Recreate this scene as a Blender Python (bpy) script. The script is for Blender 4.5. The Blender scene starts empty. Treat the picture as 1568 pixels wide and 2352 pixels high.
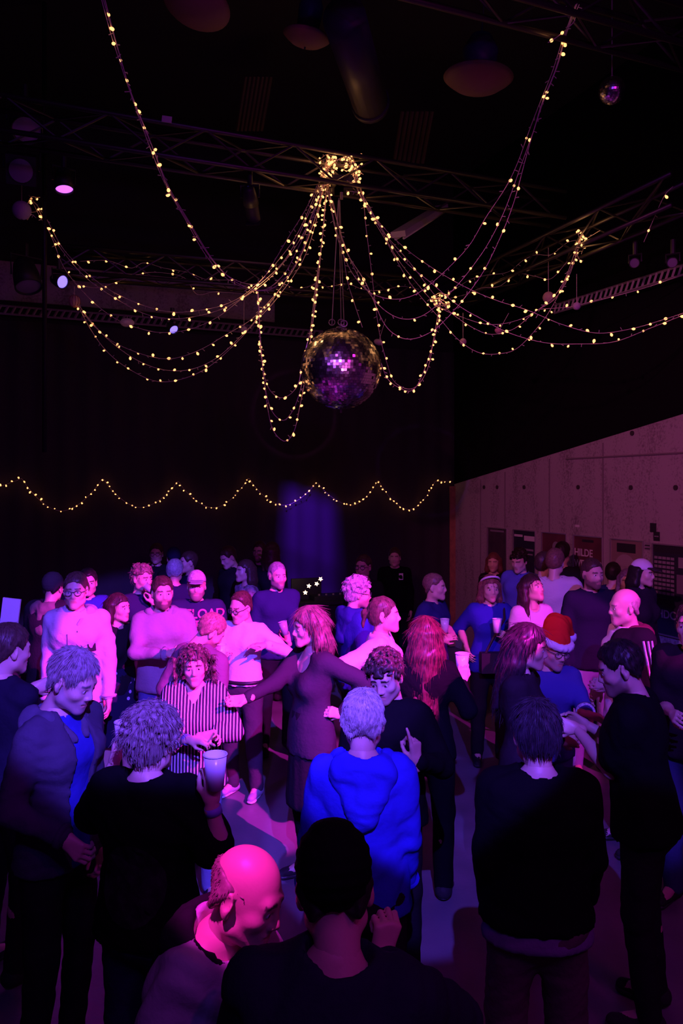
import bpy, math, random
import numpy as np
from mathutils import Vector, Matrix

# ------------------------------------------------------------------ camera, world, lights, exposure
SC = bpy.context.scene
COL = SC.collection
F = 1790.0            # focal length in pixels of the 1568 x 2352 frame
CX, HY = 784.0, 1119.0  # vanishing column of the view axis, horizon row
H = 2.55              # camera height

cam = bpy.data.cameras.new('camera')
cam.sensor_fit = 'VERTICAL'
cam.sensor_height = 36.0
cam.lens = F * 36.0 / 2352.0
cam.shift_y = -(1176.0 - HY) / 2352.0
cam.clip_start = 0.05
camo = bpy.data.objects.new('camera', cam)
COL.objects.link(camo)
camo.location = (0, 0, H)
camo.rotation_euler = (math.pi / 2, 0, 0)
SC.camera = camo

SC.view_settings.view_transform = 'Standard'
SC.view_settings.look = 'None'
SC.view_settings.exposure = 0.0
SC.view_settings.gamma = 1.0
SC.view_settings.use_curve_mapping = False
SC.cycles.use_denoising = True
SC.cycles.max_bounces = 5
SC.cycles.sample_clamp_indirect = 4.0

w = bpy.data.worlds.new('world')
SC.world = w
w.use_nodes = True
w.node_tree.nodes['Background'].inputs[0].default_value = (0.55, 0.03, 0.85, 1)
w.node_tree.nodes['Background'].inputs[1].default_value = 0.014


def spot(name, loc, tgt, color, power, angle, blend=0.25, radius=0.05):
    l = bpy.data.lights.new(name, 'SPOT')
    l.color = color
    l.energy = power
    l.spot_size = math.radians(angle)
    l.spot_blend = blend
    l.shadow_soft_size = radius
    o = bpy.data.objects.new(name, l)
    COL.objects.link(o)
    o.location = loc
    o.rotation_euler = (Vector(tgt) - Vector(loc)).to_track_quat('-Z', 'Y').to_euler()
    return o


PINK = (1.0, 0.022, 0.86)
BLUE = (0.13, 0.055, 1.0)
WARM = (1.0, 0.45, 0.16)
# stage lamps behind and beside the camera, then added fill and ball lamps
LAMPS = [
    # name, location, target, colour, power, cone, blend, radius, label
    ('pink_spot', (3.2, 0.8, 5.2), (-0.67, 6.03, 1.22), PINK, 6800, 21, 0.10, 0.03, 'pink stage lamp high on the right, aimed at the dancers'),
    ('blue_spot', (1.0, -1.7, 5.5), (-1.2, 5.8, 1.2), BLUE, 5600, 23, 0.15, 0.03, 'blue stage lamp high behind the viewer, aimed left'),
    ('blue_spot', (0.8, -1.8, 5.6), (1.75, 5.9, 1.2), BLUE, 2300, 20, 0.18, 0.03, 'blue stage lamp high behind the viewer, aimed right'),
    ('blue_spot', (0.1, -1.8, 5.6), (0.36, 3.75, 1.45), BLUE, 3400, 13, 0.15, 0.03, 'blue stage lamp high behind the viewer, aimed at the blue hoodie'),
    ('pink_spot', (4.3, 0.2, 4.9), (2.15, 5.6, 1.5), PINK, 2600, 13, 0.2, 0.03, 'small pink stage lamp high by the side wall'),
    ('pink_spot', (-0.75, 1.0, 4.7), (-0.30, 2.08, 1.70), PINK, 900, 7.5, 0.2, 0.03, 'small pink stage lamp above the foreground'),
    ('pink_fill', (1.6, -1.4, 5.4), (1.6, 5.5, 1.6), PINK, 60, 85, 0.9, 0.10, 'added dim pink fill lamp high behind the viewer'),  # added weak pink fill, lifts the dark foreground
    ('pink_fill', (-2.2, 0.0, 5.6), (3.3, 9.0, 2.0), (1.0, .16, .50), 900, 36, 0.7, 0.10, 'added dim rosy fill lamp for the concrete wall'),  # added only to brighten the concrete wall
    ('violet_fill', (-0.6, -1.5, 5.5), (-0.9, 6.4, 1.2), (.30, .01, 1.0), 420, 34, 0.8, 0.08, 'added dim violet fill lamp high behind the viewer'),  # added violet fill from the front for the middle of the crowd
    ('violet_ball_fill', (-1.9, 1.2, 5.0), (0.0, 7.7, 3.72), (.35, .08, 1.0), 900, 7, 0.3, 0.05, 'added violet lamp brightening the big mirror ball from the left'),  # added to make the mirror ball brighter
    ('pink_ball_fill', (1.3, 0.6, 3.9), (0.0, 7.7, 3.72), (1.0, .15, .8), 500, 7, 0.3, 0.05, 'added pink lamp brightening the big mirror ball from the right'),  # second added lamp, gives the mirror ball its pink side
]
for nm, lo, tg, co, pw, an, bl, ra, lb in LAMPS:
    spot(nm, lo, tg, co, pw, an, bl, ra)

# ------------------------------------------------------------------ helpers
RND = random.Random(7)
NPR = np.random.RandomState(11)


def P(x, y, Z):
    """pixel of the photograph + distance along the view axis -> world point"""
    return Vector(((x - CX) / F * Z, Z, H - (y - HY) / F * Z))


MATS = {}


def mat(name, rgb=(.5, .5, .5), rough=.6, metal=0., emit=None, estr=0., kind=None, bump=0., bscale=60., rgb2=None,
        scale=10., trans=0., spec=.5, ior=1.45, alpha=1.):
    if name in MATS:
        return MATS[name]
    m = bpy.data.materials.new(name)
    m.use_nodes = True
    nt = m.node_tree
    b = nt.nodes['Principled BSDF']
    b.inputs['Base Color'].default_value = (*rgb, 1)
    b.inputs['Roughness'].default_value = rough
    b.inputs['Metallic'].default_value = metal
    b.inputs['IOR'].default_value = ior
    b.inputs['Specular IOR Level'].default_value = spec
    b.inputs['Transmission Weight'].default_value = trans
    b.inputs['Alpha'].default_value = alpha
    if emit:
        b.inputs['Emission Color'].default_value = (*emit, 1)
        b.inputs['Emission Strength'].default_value = estr
    N = nt.nodes.new
    L = nt.links.new
    tc = None

    def coord():
        nonlocal tc
        if tc is None:
            tc = N('ShaderNodeTexCoord')
        return tc.outputs['Object']
    if kind == 'noise':
        n = N('ShaderNodeTexNoise')
        n.inputs['Scale'].default_value = scale
        n.inputs['Detail'].default_value = 6
        L(coord(), n.inputs['Vector'])
        r = N('ShaderNodeValToRGB')
        r.color_ramp.elements[0].position = .35
        r.color_ramp.elements[1].position = .68
        r.color_ramp.elements[0].color = (*rgb, 1)
        r.color_ramp.elements[1].color = (*(rgb2 or rgb), 1)
        L(n.outputs['Fac'], r.inputs['Fac'])
        L(r.outputs['Color'], b.inputs['Base Color'])
    elif kind == 'stripes':
        wv = N('ShaderNodeTexWave')
        wv.wave_type = 'BANDS'
        wv.bands_direction = 'X'
        wv.inputs['Scale'].default_value = scale
        wv.inputs['Distortion'].default_value = .35
        wv.inputs['Detail Scale'].default_value = 1.5
        L(coord(), wv.inputs['Vector'])
        r = N('ShaderNodeValToRGB')
        r.color_ramp.interpolation = 'CONSTANT'
        r.color_ramp.elements[1].position = .70
        r.color_ramp.elements[0].color = (*rgb, 1)
        r.color_ramp.elements[1].color = (*rgb2, 1)
        L(wv.outputs['Fac'], r.inputs['Fac'])
        L(r.outputs['Color'], b.inputs['Base Color'])
    elif kind == 'dots':
        v = N('ShaderNodeTexVoronoi')
        v.inputs['Scale'].default_value = scale
        L(coord(), v.inputs['Vector'])
        r = N('ShaderNodeValToRGB')
        r.color_ramp.interpolation = 'CONSTANT'
        r.color_ramp.elements[1].position = .22
        r.color_ramp.elements[0].color = (*rgb2, 1)
        r.color_ramp.elements[1].color = (*rgb, 1)
        L(v.outputs['Distance'], r.inputs['Fac'])
        L(r.outputs['Color'], b.inputs['Base Color'])
    elif kind == 'tint':
        a = N('ShaderNodeAttribute')
        a.attribute_name = 'tint'
        L(a.outputs['Color'], b.inputs['Base Color'])
    if bump:
        n2 = N('ShaderNodeTexNoise')
        n2.inputs['Scale'].default_value = bscale
        n2.inputs['Detail'].default_value = 5
        L(coord(), n2.inputs['Vector'])
        bp = N('ShaderNodeBump')
        bp.inputs['Strength'].default_value = bump
        bp.inputs['Distance'].default_value = .01
        L(n2.outputs['Fac'], bp.inputs['Height'])
        L(bp.outputs['Normal'], b.inputs['Normal'])
    MATS[name] = m
    return m


def tag(o, label=None, cat=None, group=None, kind=None):
    for k, v in (('label', label), ('category', cat), ('group', group), ('kind', kind)):
        if v:
            o[k] = v
    return o


def mesh_np(name, V, Fq, smooth=True, tint=None):
    """fast mesh from numpy vertices and an (n,k) face index array"""
    me = bpy.data.meshes.new(name)
    V = np.asarray(V, dtype=np.float32)
    Fq = np.asarray(Fq, dtype=np.int32)
    n, k = Fq.shape
    me.vertices.add(len(V))
    me.vertices.foreach_set('co', V.ravel())
    me.loops.add(n * k)
    me.loops.foreach_set('vertex_index', Fq.ravel())
    me.polygons.add(n)
    me.polygons.foreach_set('loop_start', np.arange(0, n * k, k, dtype=np.int32))
    me.polygons.foreach_set('use_smooth', np.full(n, smooth, dtype=bool))
    if tint is not None:
        at = me.color_attributes.new('tint', 'FLOAT_COLOR', 'POINT')
        c = np.ones((len(V), 4), dtype=np.float32)
        c[:, :3] = tint
        at.data.foreach_set('color', c.ravel())
    me.update(calc_edges=True)
    me.validate()
    return me


def obj(name, me, m=None, parent=None, loc=None, rot=None):
    o = bpy.data.objects.new(name, me)
    COL.objects.link(o)
    if m is not None and me is not None and len(me.materials) == 0:
        me.materials.append(m)
    if parent:
        o.parent = parent
    if loc is not None:
        o.location = loc
    if rot is not None:
        o.rotation_euler = rot
    return o


def empty(name, loc=(0, 0, 0), rot=(0, 0, 0)):
    o = bpy.data.objects.new(name, None)
    COL.objects.link(o)
    o.location = loc
    o.rotation_euler = rot
    o.empty_display_size = .1
    return o


class MB:
    """collects simple shapes into one mesh"""

    def __init__(s):
        s.v, s.f = [], []

    def add(s, vs, fs):
        b = len(s.v)
        s.v += [tuple(v) for v in vs]
        s.f += [tuple(i + b for i in f) for f in fs]
        return s

    def box(s, c, d, M=None):
        c = Vector(c)
        vs = []
        for i in (-1, 1):
            for j in (-1, 1):
                for k in (-1, 1):
                    p = Vector((i * d[0] / 2, j * d[1] / 2, k * d[2] / 2))
                    vs.append(c + (M @ p if M else p))
        return s.add(vs, [(0, 1, 3, 2), (4, 6, 7, 5), (0, 4, 5, 1), (2, 3, 7, 6), (0, 2, 6, 4), (1, 5, 7, 3)])

    def tube(s, a, b, r0, r1=None, n=8, caps=True):
        a, b = Vector(a), Vector(b)
        r1 = r0 if r1 is None else r1
        q = (b - a).to_track_quat('Z', 'Y').to_matrix()
        vs = []
        for p, r in ((a, r0), (b, r1)):
            for i in range(n):
                t = 2 * math.pi * i / n
                vs.append(p + q @ Vector((r * math.cos(t), r * math.sin(t), 0)))
        fs = [(i, (i + 1) % n, n + (i + 1) % n, n + i) for i in range(n)]
        if caps:
            fs += [tuple(range(n - 1, -1, -1)), tuple(range(n, 2 * n))]
        return s.add(vs, fs)

    def path(s, pts, r, n=5, closed=False):
        pts = [Vector(p) for p in pts]
        m = len(pts)
        vs, fs = [], []
        up = Vector((0.13, 0.2, 1)).normalized()
        for i, p in enumerate(pts):
            a = pts[i - 1] if (i or closed) else p
            b = pts[(i + 1) % m] if (i < m - 1 or closed) else p
            t = (b - a).normalized()
            x = t.cross(up)
            x = x.normalized() if x.length > 1e-6 else Vector((1, 0, 0))
            y = x.cross(t)
            rr = r[i] if isinstance(r, (list, tuple)) else r
            for k in range(n):
                an = 2 * math.pi * k / n
                vs.append(p + x * (rr * math.cos(an)) + y * (rr * math.sin(an)))
        for i in range(m if closed else m - 1):
            j = (i + 1) % m
            for k in range(n):
                fs.append((i * n + k, i * n + (k + 1) % n, j * n + (k + 1) % n, j * n + k))
        if not closed:
            fs += [tuple(range(n - 1, -1, -1)), tuple(range((m - 1) * n, m * n))]
        return s.add(vs, fs)

    def lathe(s, prof, M=None, n=24, o=(0, 0, 0)):
        o = Vector(o)
        vs, fs = [], []
        for r, z in prof:
            for i in range(n):
                t = 2 * math.pi * i / n
                p = Vector((r * math.cos(t), r * math.sin(t), z))
                vs.append(o + (M @ p if M else p))
        for a in range(len(prof) - 1):
            for i in range(n):
                fs.append((a * n + i, a * n + (i + 1) % n, (a + 1) * n + (i + 1) % n, (a + 1) * n + i))
        return s.add(vs, fs)

    def mesh(s, name, smooth=False):
        me = bpy.data.meshes.new(name)
        me.from_pydata(s.v, [], s.f)
        if smooth:
            me.polygons.foreach_set('use_smooth', [True] * len(me.polygons))
        me.update()
        return me

    def build(s, name, m, parent=None, loc=None, rot=None, smooth=False):
        return obj(name, s.mesh(name, smooth), m, parent, loc, rot)


# materials of the place
M_floor = mat('floor_grey', (.13, .12, .13), .42, bump=.12, bscale=30, kind='noise', rgb2=(.20, .19, .20), scale=1.6)
M_black = mat('black_paint', (.018, .017, .02), .8, bump=.2, bscale=8)
M_curtain = mat('black_curtain', (.045, .038, .045), .95)
M_steel = mat('truss_aluminium', (.13, .12, .12), .42, metal=.85)
M_blackmetal = mat('black_metal', (.03, .03, .034), .45)
M_wire = mat('clear_wire', (.80, .62, .62), .35, spec=.7)
M_bulb = mat('warm_bulb', (1, .7, .4), .4, emit=(1.0, .39, .125), estr=2.6)
M_bulb_off = mat('unlit_bulb', (.55, .48, .46), .3)
M_galv = mat('galvanised', (.42, .36, .36), .5, metal=.4)
M_paper = mat('white_paper', (.8, .8, .8), .7)

# concrete: greyish board-marked surface with stains
def concrete():
    m = mat('concrete', (.34, .31, .30), .85)
    nt = m.node_tree
    N, L = nt.nodes.new, nt.links.new
    b = nt.nodes['Principled BSDF']
    tc = N('ShaderNodeTexCoord')
    mp = N('ShaderNodeMapping')
    mp.inputs['Scale'].default_value = (1, 1, .22)
    L(tc.outputs['Object'], mp.inputs['Vector'])
    n1 = N('ShaderNodeTexNoise'); n1.inputs['Scale'].default_value = 5; n1.inputs['Detail'].default_value = 8
    n2 = N('ShaderNodeTexNoise'); n2.inputs['Scale'].default_value = 38; n2.inputs['Detail'].default_value = 4
    L(mp.outputs[0], n1.inputs['Vector'])
    L(tc.outputs['Object'], n2.inputs['Vector'])
    mx = N('ShaderNodeMath'); mx.operation = 'ADD'
    L(n1.outputs['Fac'], mx.inputs[0]); L(n2.outputs['Fac'], mx.inputs[1])
    r = N('ShaderNodeValToRGB')
    r.color_ramp.elements[0].position = .7; r.color_ramp.elements[0].color = (.22, .19, .19, 1)
    r.color_ramp.elements[1].position = 1.3; r.color_ramp.elements[1].color = (.42, .39, .38, 1)
    h = N('ShaderNodeMath'); h.operation = 'MULTIPLY'; h.inputs[1].default_value = 1.0
    L(mx.outputs[0], h.inputs[0]); L(h.outputs[0], r.inputs['Fac'])
    L(r.outputs['Color'], b.inputs['Base Color'])
    bp = N('ShaderNodeBump'); bp.inputs['Strength'].default_value = .35; bp.inputs['Distance'].default_value = .01
    L(n2.outputs['Fac'], bp.inputs['Height']); L(bp.outputs['Normal'], b.inputs['Normal'])
    return m


M_conc = concrete()

# ------------------------------------------------------------------ the room
CORNER = Vector((1.79, 12.5, 0))
WD = Vector((.3705, -.929, 0))      # along the right wall, from the corner towards the camera
BD = Vector((-.929, -.3705, 0))     # along the back wall, from the corner to the left; also the right wall's normal


def W(t, z, off=0.):
    return CORNER + WD * t + BD * off + Vector((0, 0, z))


def B(s, z, off=0.):
    return CORNER + BD * s + WD * off + Vector((0, 0, z))


def wall_t(x):
    k = (x - CX) / F
    return (k * CORNER.y - CORNER.x) / (WD.x - k * WD.y)


def on_wall(x, y, off=0.):
    t = wall_t(x)
    Z = CORNER.y + WD.y * t
    return t, H - (y - HY) / F * Z


def back_s(x):
    k = (x - CX) / F
    return (k * CORNER.y - CORNER.x) / (BD.x - k * BD.y)


def on_back(x, y):
    s_ = back_s(x)
    Z = CORNER.y + BD.y * s_
    return s_, H - (y - HY) / F * Z


def prism(pts, thick, name, m, parent=None):
    """flat polygon pts with a thickness vector"""
    n = len(pts)
    a = [Vector(p) for p in pts]
    b = [p + thick for p in a]
    fs = [tuple(range(n)), tuple(range(2 * n - 1, n - 1, -1))] + [(i, n + i, n + (i + 1) % n, (i + 1) % n) for i in range(n)]
    return MB().add(a + b, fs).build(name, m, parent)


CEIL = 7.4
fl = MB().box((0, 5.5, -.05), (18, 19, .1)).build('floor', M_floor)
tag(fl, 'dark dance floor', kind='structure')
ce = MB().box((0, 5.5, CEIL + .05), (18, 19, .1)).build('ceiling', M_black)
tag(ce, 'black ceiling', kind='structure')

# right wall: concrete with a slanting upper edge, black wall surface above it
t_far, z_far = 0.0, on_wall(1040, 1113)[1]
t_near, z_near = on_wall(1568, 951)
slope = (z_near - z_far) / t_near
TN = 13.0
zt = lambda t: z_far + slope * t
wr = prism([W(0, 0), W(TN, 0), W(TN, zt(TN)), W(0, zt(0))], -BD * .3, 'wall_right', M_conc)
tag(wr, 'bare concrete side wall with slanting top edge', kind='structure')
wu = prism([W(0, zt(0)), W(TN, zt(TN)), W(TN, CEIL), W(0, CEIL)], -BD * .3, 'wall_right_upper', mat('matt_black_drape', (.006, .005, .007), .95, spec=.1))
tag(wu, 'black painted upper part of the side wall', kind='structure')
# grooves of the concrete boards and round tie holes, each a piece of the wall
for x in (1104, 1160, 1262, 1385):
    t = wall_t(x)
    MB().box((0, 0, 0), (.018, .012, zt(t) - .1)).build('joint', mat('joint_dark', (.24, .21, .21), .9), wr,
        W(t, (zt(t)) / 2, .003), (0, 0, math.atan2(WD.y, WD.x)))
ta, tb = wall_t(1300), TN
za = on_wall(1300, 1054)[1]
zb_ = on_wall(1568, 1040)[1]
MB().tube(W(ta, za, .004), W(tb, zb_ + (zb_ - za) * (tb - t_near) / (t_near - ta) * .0, .004), .012, n=6).build('joint', MATS['joint_dark'], wr)
hole = MB().tube((0, 0, 0), (0, 0, .012), .028, n=14).mesh('tie_hole')
hole.materials.append(mat('hole_dark', (.05, .04, .04), .9))
for x, y in ((1112, 1119), (1142, 1119), (1204, 1119), (1328, 1119), (1449, 1120), (1552, 1120), (1452, 995)):
    t, z = on_wall(x, y)
    obj('tie_hole', hole, None, wr, W(t, z, .001), BD.to_track_quat('Z', 'Y').to_euler())

# back wall: black curtain, with real folds, below a concrete band
def curtain(s0, s1, z0, z1, name, amp=.022, per=.32):
    n = int((s1 - s0) / .04)
    vs, fs = [], []
    for i in range(n + 1):
        s_ = s0 + (s1 - s0) * i / n
        o = amp * math.sin(2 * math.pi * s_ / per + 1.3 * math.sin(s_ * 2.1)) + .05
        vs += [B(s_, z0, o), B(s_, z1, o * .6)]
    for i in range(n):
        fs.append((2 * i, 2 * i + 2, 2 * i + 3, 2 * i + 1))
    return MB().add(vs, fs).build(name, M_curtain, smooth=True)


wb = prism([B(-.5, 0), B(15, 0), B(15, CEIL), B(-.5, CEIL)], -WD * .3, 'wall_back', M_black)
tag(wb, 'black back wall of the hall', kind='structure')
cu = curtain(-.02, 12.5, .02, 4.7, 'stage_curtain')
tag(cu, 'black curtain covering the back wall', 'curtain')
band = prism([B(3.0, 4.95, .02), B(13, 4.95, .02), B(13, 5.45, .02), B(3.0, 5.45, .02)], WD * .05, 'trim_1', M_conc)
tag(band, 'pale concrete band high on the back wall', kind='structure')
# end strip of the concrete wall, its orange light put into the colour
e = MB().box((0, 0, 0), (.09, .10, 2.55)).build('trim_2', mat('edge_orange_light', (.5, .24, .12), .6, bump=.2, kind='noise', rgb2=(.34, .16, .09), scale=14),
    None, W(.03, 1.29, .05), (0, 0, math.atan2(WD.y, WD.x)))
tag(e, 'edge strip coloured orange as if lit, where the concrete wall ends', kind='structure')
# walls out of view close the hall
wl = prism([Vector((-8, -3, 0)), Vector((-8, 11, 0)), Vector((-8, 11, CEIL)), Vector((-8, -3, CEIL))], Vector((-.2, 0, 0)), 'wall_left', M_black)
tag(wl, 'black left wall', kind='structure')


# ------------------------------------------------------------------ trusses, rails, ducts and lamps overhead
def truss(name, a, b, label, w=.29, cr=.024, br=.011, step=.42, mt=None):
    a, b = Vector(a), Vector(b)
    L = (b - a).length
    d = (b - a).normalized()
    side = d.cross(Vector((0, 0, 1))).normalized()
    up = side.cross(d).normalized()
    root = empty(name, a)
    tag(root, label, 'truss')
    cs = []
    for i, j in ((-1, -1), (1, -1), (1, 1), (-1, 1)):
        o = side * (i * w / 2) + up * (j * w / 2)
        cs.append(o)
        MB().tube(o, o + d * L, cr, n=8).build('chord', mt or M_steel, root, smooth=True)
    n = int(L / step)
    q = 0
    bm = None
    for f in range(4):
        o0, o1 = cs[f], cs[(f + 1) % 4]
        for i in range(n):
            p, r_ = (o0, o1) if (i + f) % 2 else (o1, o0)
            s0, s1 = d * (step * i), d * (step * (i + 1))
            MB().tube(p + s0, r_ + s1, br, n=5, caps=False).build('brace', mt or M_steel, root)
    return root


BDr = -BD  # to the right along the back wall
hubZ = 7.7
hub = P(780, 400, hubZ)
truss('lighting_truss', hub - BDr * 4.3 + Vector((0, 0, .0)), hub + BDr * 2.6, 'aluminium truss carrying the hub of the fairy lights')
f2 = P(1325, 20, 5.7)
truss('lighting_truss', f2 - BDr * 6.0, f2 + BDr * 2.5, 'nearest aluminium truss across the top right corner')
bt0, bt1 = P(120, 600, 8.9), P(1000, 672, 10.6)
truss('lighting_truss', bt0, bt1, 'aluminium truss along the back wall wound with small warm lights')
st0, st1 = P(1040, 680, 10.7), P(1568, 440, 7.2)
truss('lighting_truss', st0, st1, 'aluminium truss running along the concrete side wall')

# cable trays
def tray(name, a, b, label, h=.10):
    a, b = Vector(a), Vector(b)
    d = (b - a)
    L = d.length
    d.normalize()
    root = empty(name, a)
    tag(root, label, 'cable tray')
    up = Vector((0, 0, 1))
    MB().tube(up * (h / 2), up * (h / 2) + d * L, .013, n=4).build('side_rail', M_galv, root)
    MB().tube(-up * (h / 2), -up * (h / 2) + d * L, .013, n=4).build('side_rail', M_galv, root)
    m = MB()
    k = int(L / .085)
    for i in range(k):
        m.tube(d * (i * .085) - up * (h / 2), d * (i * .085 + .05) + up * (h / 2), .016, n=4, caps=False)
    o = m.build('rungs', M_galv, root)
    o['kind'] = 'stuff'
    return root


s0, z0 = on_back(-40, 712)
s1, z1 = on_back(735, 772)
tray('cable_tray', B(s0, z0, .12), B(s1, z1, .12), 'perforated metal tray running along the back wall')
t0, zz0 = on_wall(1290, 712)
t1, zz1 = on_wall(1600, 619)
tray('cable_tray', W(t0, zz0, .12), W(t1, zz1, .12), 'perforated metal tray running along the side wall')

# ceiling pieces that catch a little light
def bowl(px, py, Z, rx, label, tilt, yaw=0., arc=1.0):
    """shallow acoustic bowl hung from the ceiling"""
    r = rx / F * Z
    c = P(px, py, Z)
    root = empty('ceiling_bowl', c, (math.radians(tilt), math.radians(yaw), 0))
    tag(root, label, 'bowl')
    prof = [(r * .02, -r * .42), (r * .35, -r * .38), (r * .68, -r * .25), (r * .9, -r * .09), (r, 0), (r * .97, .012), (r * .86, -r * .07), (r * .6, -r * .24), (r * .3, -r * .36), (r * .02, -r * .40)]
    MB().lathe(prof, n=32).build('shell', mat('bowl_tan', (.26, .15, .10), .7, bump=.3, bscale=9), root, smooth=True)
    MB().tube((0, 0, -.1), (0, 0, CEIL - c.z - .02), .008, n=6).build('hanger_rod', M_blackmetal, root, None, None)
    MB().lathe([(.01, .02), (r * .45, .03), (r * .52, .22), (r * .3, .34), (.01, .35)], n=18).build('driver_can', mat('dark_blue_can', (.03, .03, .09), .5), root, smooth=True)
    return root


bowl(450, 10, 5.9, 80, 'large tan ceiling bowl at the top left of the ceiling', -12, 12)
bowl(1098, 178, 6.6, 80, 'tan ceiling bowl near the small mirror ball', 3, 4)
bowl(704, 84, 6.4, 55, 'small tan ceiling bowl above the fairy light hub', 8, 10)

def fluoro(a, b, label):
    root = empty('tube_light', a)
    tag(root, label, 'lamp')
    d = Vector(b) - Vector(a)
    q = d.to_track_quat('Y', 'Z').to_matrix()
    L = d.length
    MB().box(q @ Vector((0, L / 2, .03)), (.16, L, .06), q).build('housing', mat('tube_housing', (.5, .46, .48), .5), root)
    for sx in (-.045, .045):
        MB().tube(q @ Vector((sx, .03, -.02)), q @ Vector((sx, L - .03, -.02)), .014, n=8).build('tube', mat('tube_glass', (.75, .72, .75), .3), root, smooth=True)
    return root


fluoro(P(915, 545, 8.1), P(1015, 482, 9.6), 'unlit twin tube lamp right of the fairy light hub')
# ventilation duct and ribbed ceiling panels
q = MB()
root = empty('air_duct', P(790, 40, 6.0)); tag(root, 'dark air duct sloping across the ceiling', 'duct')
a = Vector((0, 0, 0)); b_ = P(850, 235, 7.4) - P(790, 40, 6.0)
MB().tube(a, b_, .17, n=20).build('pipe', mat('duct_dark', (.05, .045, .07), .5), root, smooth=True)
MB().tube(b_ * .98, b_ * 1.03, .185, n=20).build('flange', MATS['duct_dark'], root, smooth=True)
for (x0, y0, x1, y1, Z, lab) in ((545, 175, 600, 300, 8.6, 'ribbed brown ceiling panel left of the fairy light hub'), (905, 255, 970, 375, 8.9, 'ribbed brown ceiling panel right of the fairy light hub')):
    root = empty('ribbed_panel', P(x0, y1, Z)); tag(root, lab, 'panel')
    pa, pb = P(x0, y1, Z), P(x1, y1, Z)
    top = P(x0 + 20, y0, Z - .35) - pa
    dx = pb - pa
    for i in range(7):
        o = dx * (i / 6)
        MB().tube(o, o + top, .022, n=6).build('rib', mat('rib_brown', (.06, .035, .025), .7), root)

# small label card on the truss
o = MB().box((0, 0, 0), (.085, .006, .055)).build('label_card', M_paper, None, P(383, 274, 6.8), (0, .1, .1))
tag(o, 'small pale card hanging above the left end of the truss', 'card')


def par_can(px, py, Z, direction, label, size=.13, emit=None, estr=0., lensrgb=(.5, .45, .6), square=False, loc=None):
    """stage lamp: can, lens, yoke, clamp; direction is the beam direction"""
    c = loc if loc is not None else P(px, py, Z)
    d = Vector(direction).normalized()
    q = d.to_track_quat('Z', 'Y').to_matrix()
    root = empty('stage_lamp', c)
    tag(root, label, 'lamp', 'stage lamps overhead')
    r = size
    if square:
        MB().box(q @ Vector((0, 0, -r * 1.1)), (r * 2, r * 2, r * 2.0), q).build('housing', M_blackmetal, root)
    else:
        MB().lathe([(.01, -r * 2.6), (r * .55, -r * 2.6), (r * .8, -r * 2.2), (r, -r * 1.2), (r * 1.05, 0), (r * .97, 0), (r * .93, -r * .3)], q.to_4x4(), 24).build('housing', M_blackmetal, root, smooth=True)
    zz = .012 if square else -.02
    rl = .8 * r if square else .93 * r
    m = mat('lens_%s' % label, lensrgb, .18, emit=emit, estr=estr) if emit else mat('lens_glass', tuple(c * .5 for c in lensrgb), .2, spec=.5)
    MB().lathe([(.001, zz + r * .08), (rl * .5, zz + r * .065), (rl * .85, zz + r * .02), (rl, zz)], q.to_4x4(), 24).build('lens', m, root, smooth=True)
    side = q @ Vector((1, 0, 0))
    back = -d
    yk = [c * 0 + side * (r * 1.2) + back * (r * 1.0), side * (r * 1.25) + Vector((0, 0, r * 1.6)) + back * r, -side * (r * 1.25) + Vector((0, 0, r * 1.6)) + back * r, -side * (r * 1.2) + back * r]
    MB().path(yk, .012, 5).build('yoke', M_blackmetal, root)
    MB().tube(Vector((0, 0, r * 1.6)) + back * r, Vector((0, 0, r * 1.6 + .14)) + back * r, .025, n=8).build('clamp', M_blackmetal, root)
    return root


par_can(62, 300, 7.0, (.35, -.55, -.75), 'round stage lamp with dull violet lens at the top left', .13, lensrgb=(.55, .45, .75))
par_can(48, 392, 7.2, (.3, -.85, -.45), 'square stage lamp above the hanging glitter ball', .13, lensrgb=(.5, .4, .7), square=True)
par_can(148, 437, 7.4, (.15, -.2, -1), 'stage lamp glowing violet beside the glitter ball', .085, emit=(.55, .12, 1), estr=1.8)
par_can(145, 648, 8.2, (.75, -.5, -.35), 'stage lamp glowing blue above the striped lantern', .07, emit=(.2, .14, 1), estr=2.2)
par_can(400, 758, 9.0, (.55, -.6, -.6), 'stage lamp glowing blue under the back truss', .055, emit=(.2, .14, 1), estr=2.2)
par_can(66, 660, 8.6, (.3, -.3, -.9), 'dark stage lamp hanging at the left edge', .14, lensrgb=(.5, .45, .6))
par_can(1456, 604, 8.0, (-.5, -.8, -.3), 'round stage lamp with violet lens near the side wall', .05, lensrgb=(.5, .3, .75))
par_can(1543, 603, 7.6, (-.5, -.8, -.3), 'stage lamp with reddish lens by the right edge', .05, lensrgb=(.7, .4, .5))
# housings for every lamp in the list, the added fill lamps too
for nm, lo, tg, co, pw, an, bl, ra, lb in LAMPS:
    d = (Vector(tg) - Vector(lo)).normalized()
    par_can(0, 0, 0, d, lb, .11 if pw > 2000 else .07, emit=co, estr=90 if pw > 2000 else 30, loc=Vector(lo) - d * .06)

# left lighting tower
tw = P(75, 330, 7.5)
truss('lighting_tower', Vector((tw.x, tw.y + .3, 2.9)), Vector((tw.x, tw.y + .3, CEIL)), 'dark upright truss tower at the left edge', mt=mat('dark_steel', (.08, .075, .08), .45, metal=.6))


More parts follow.
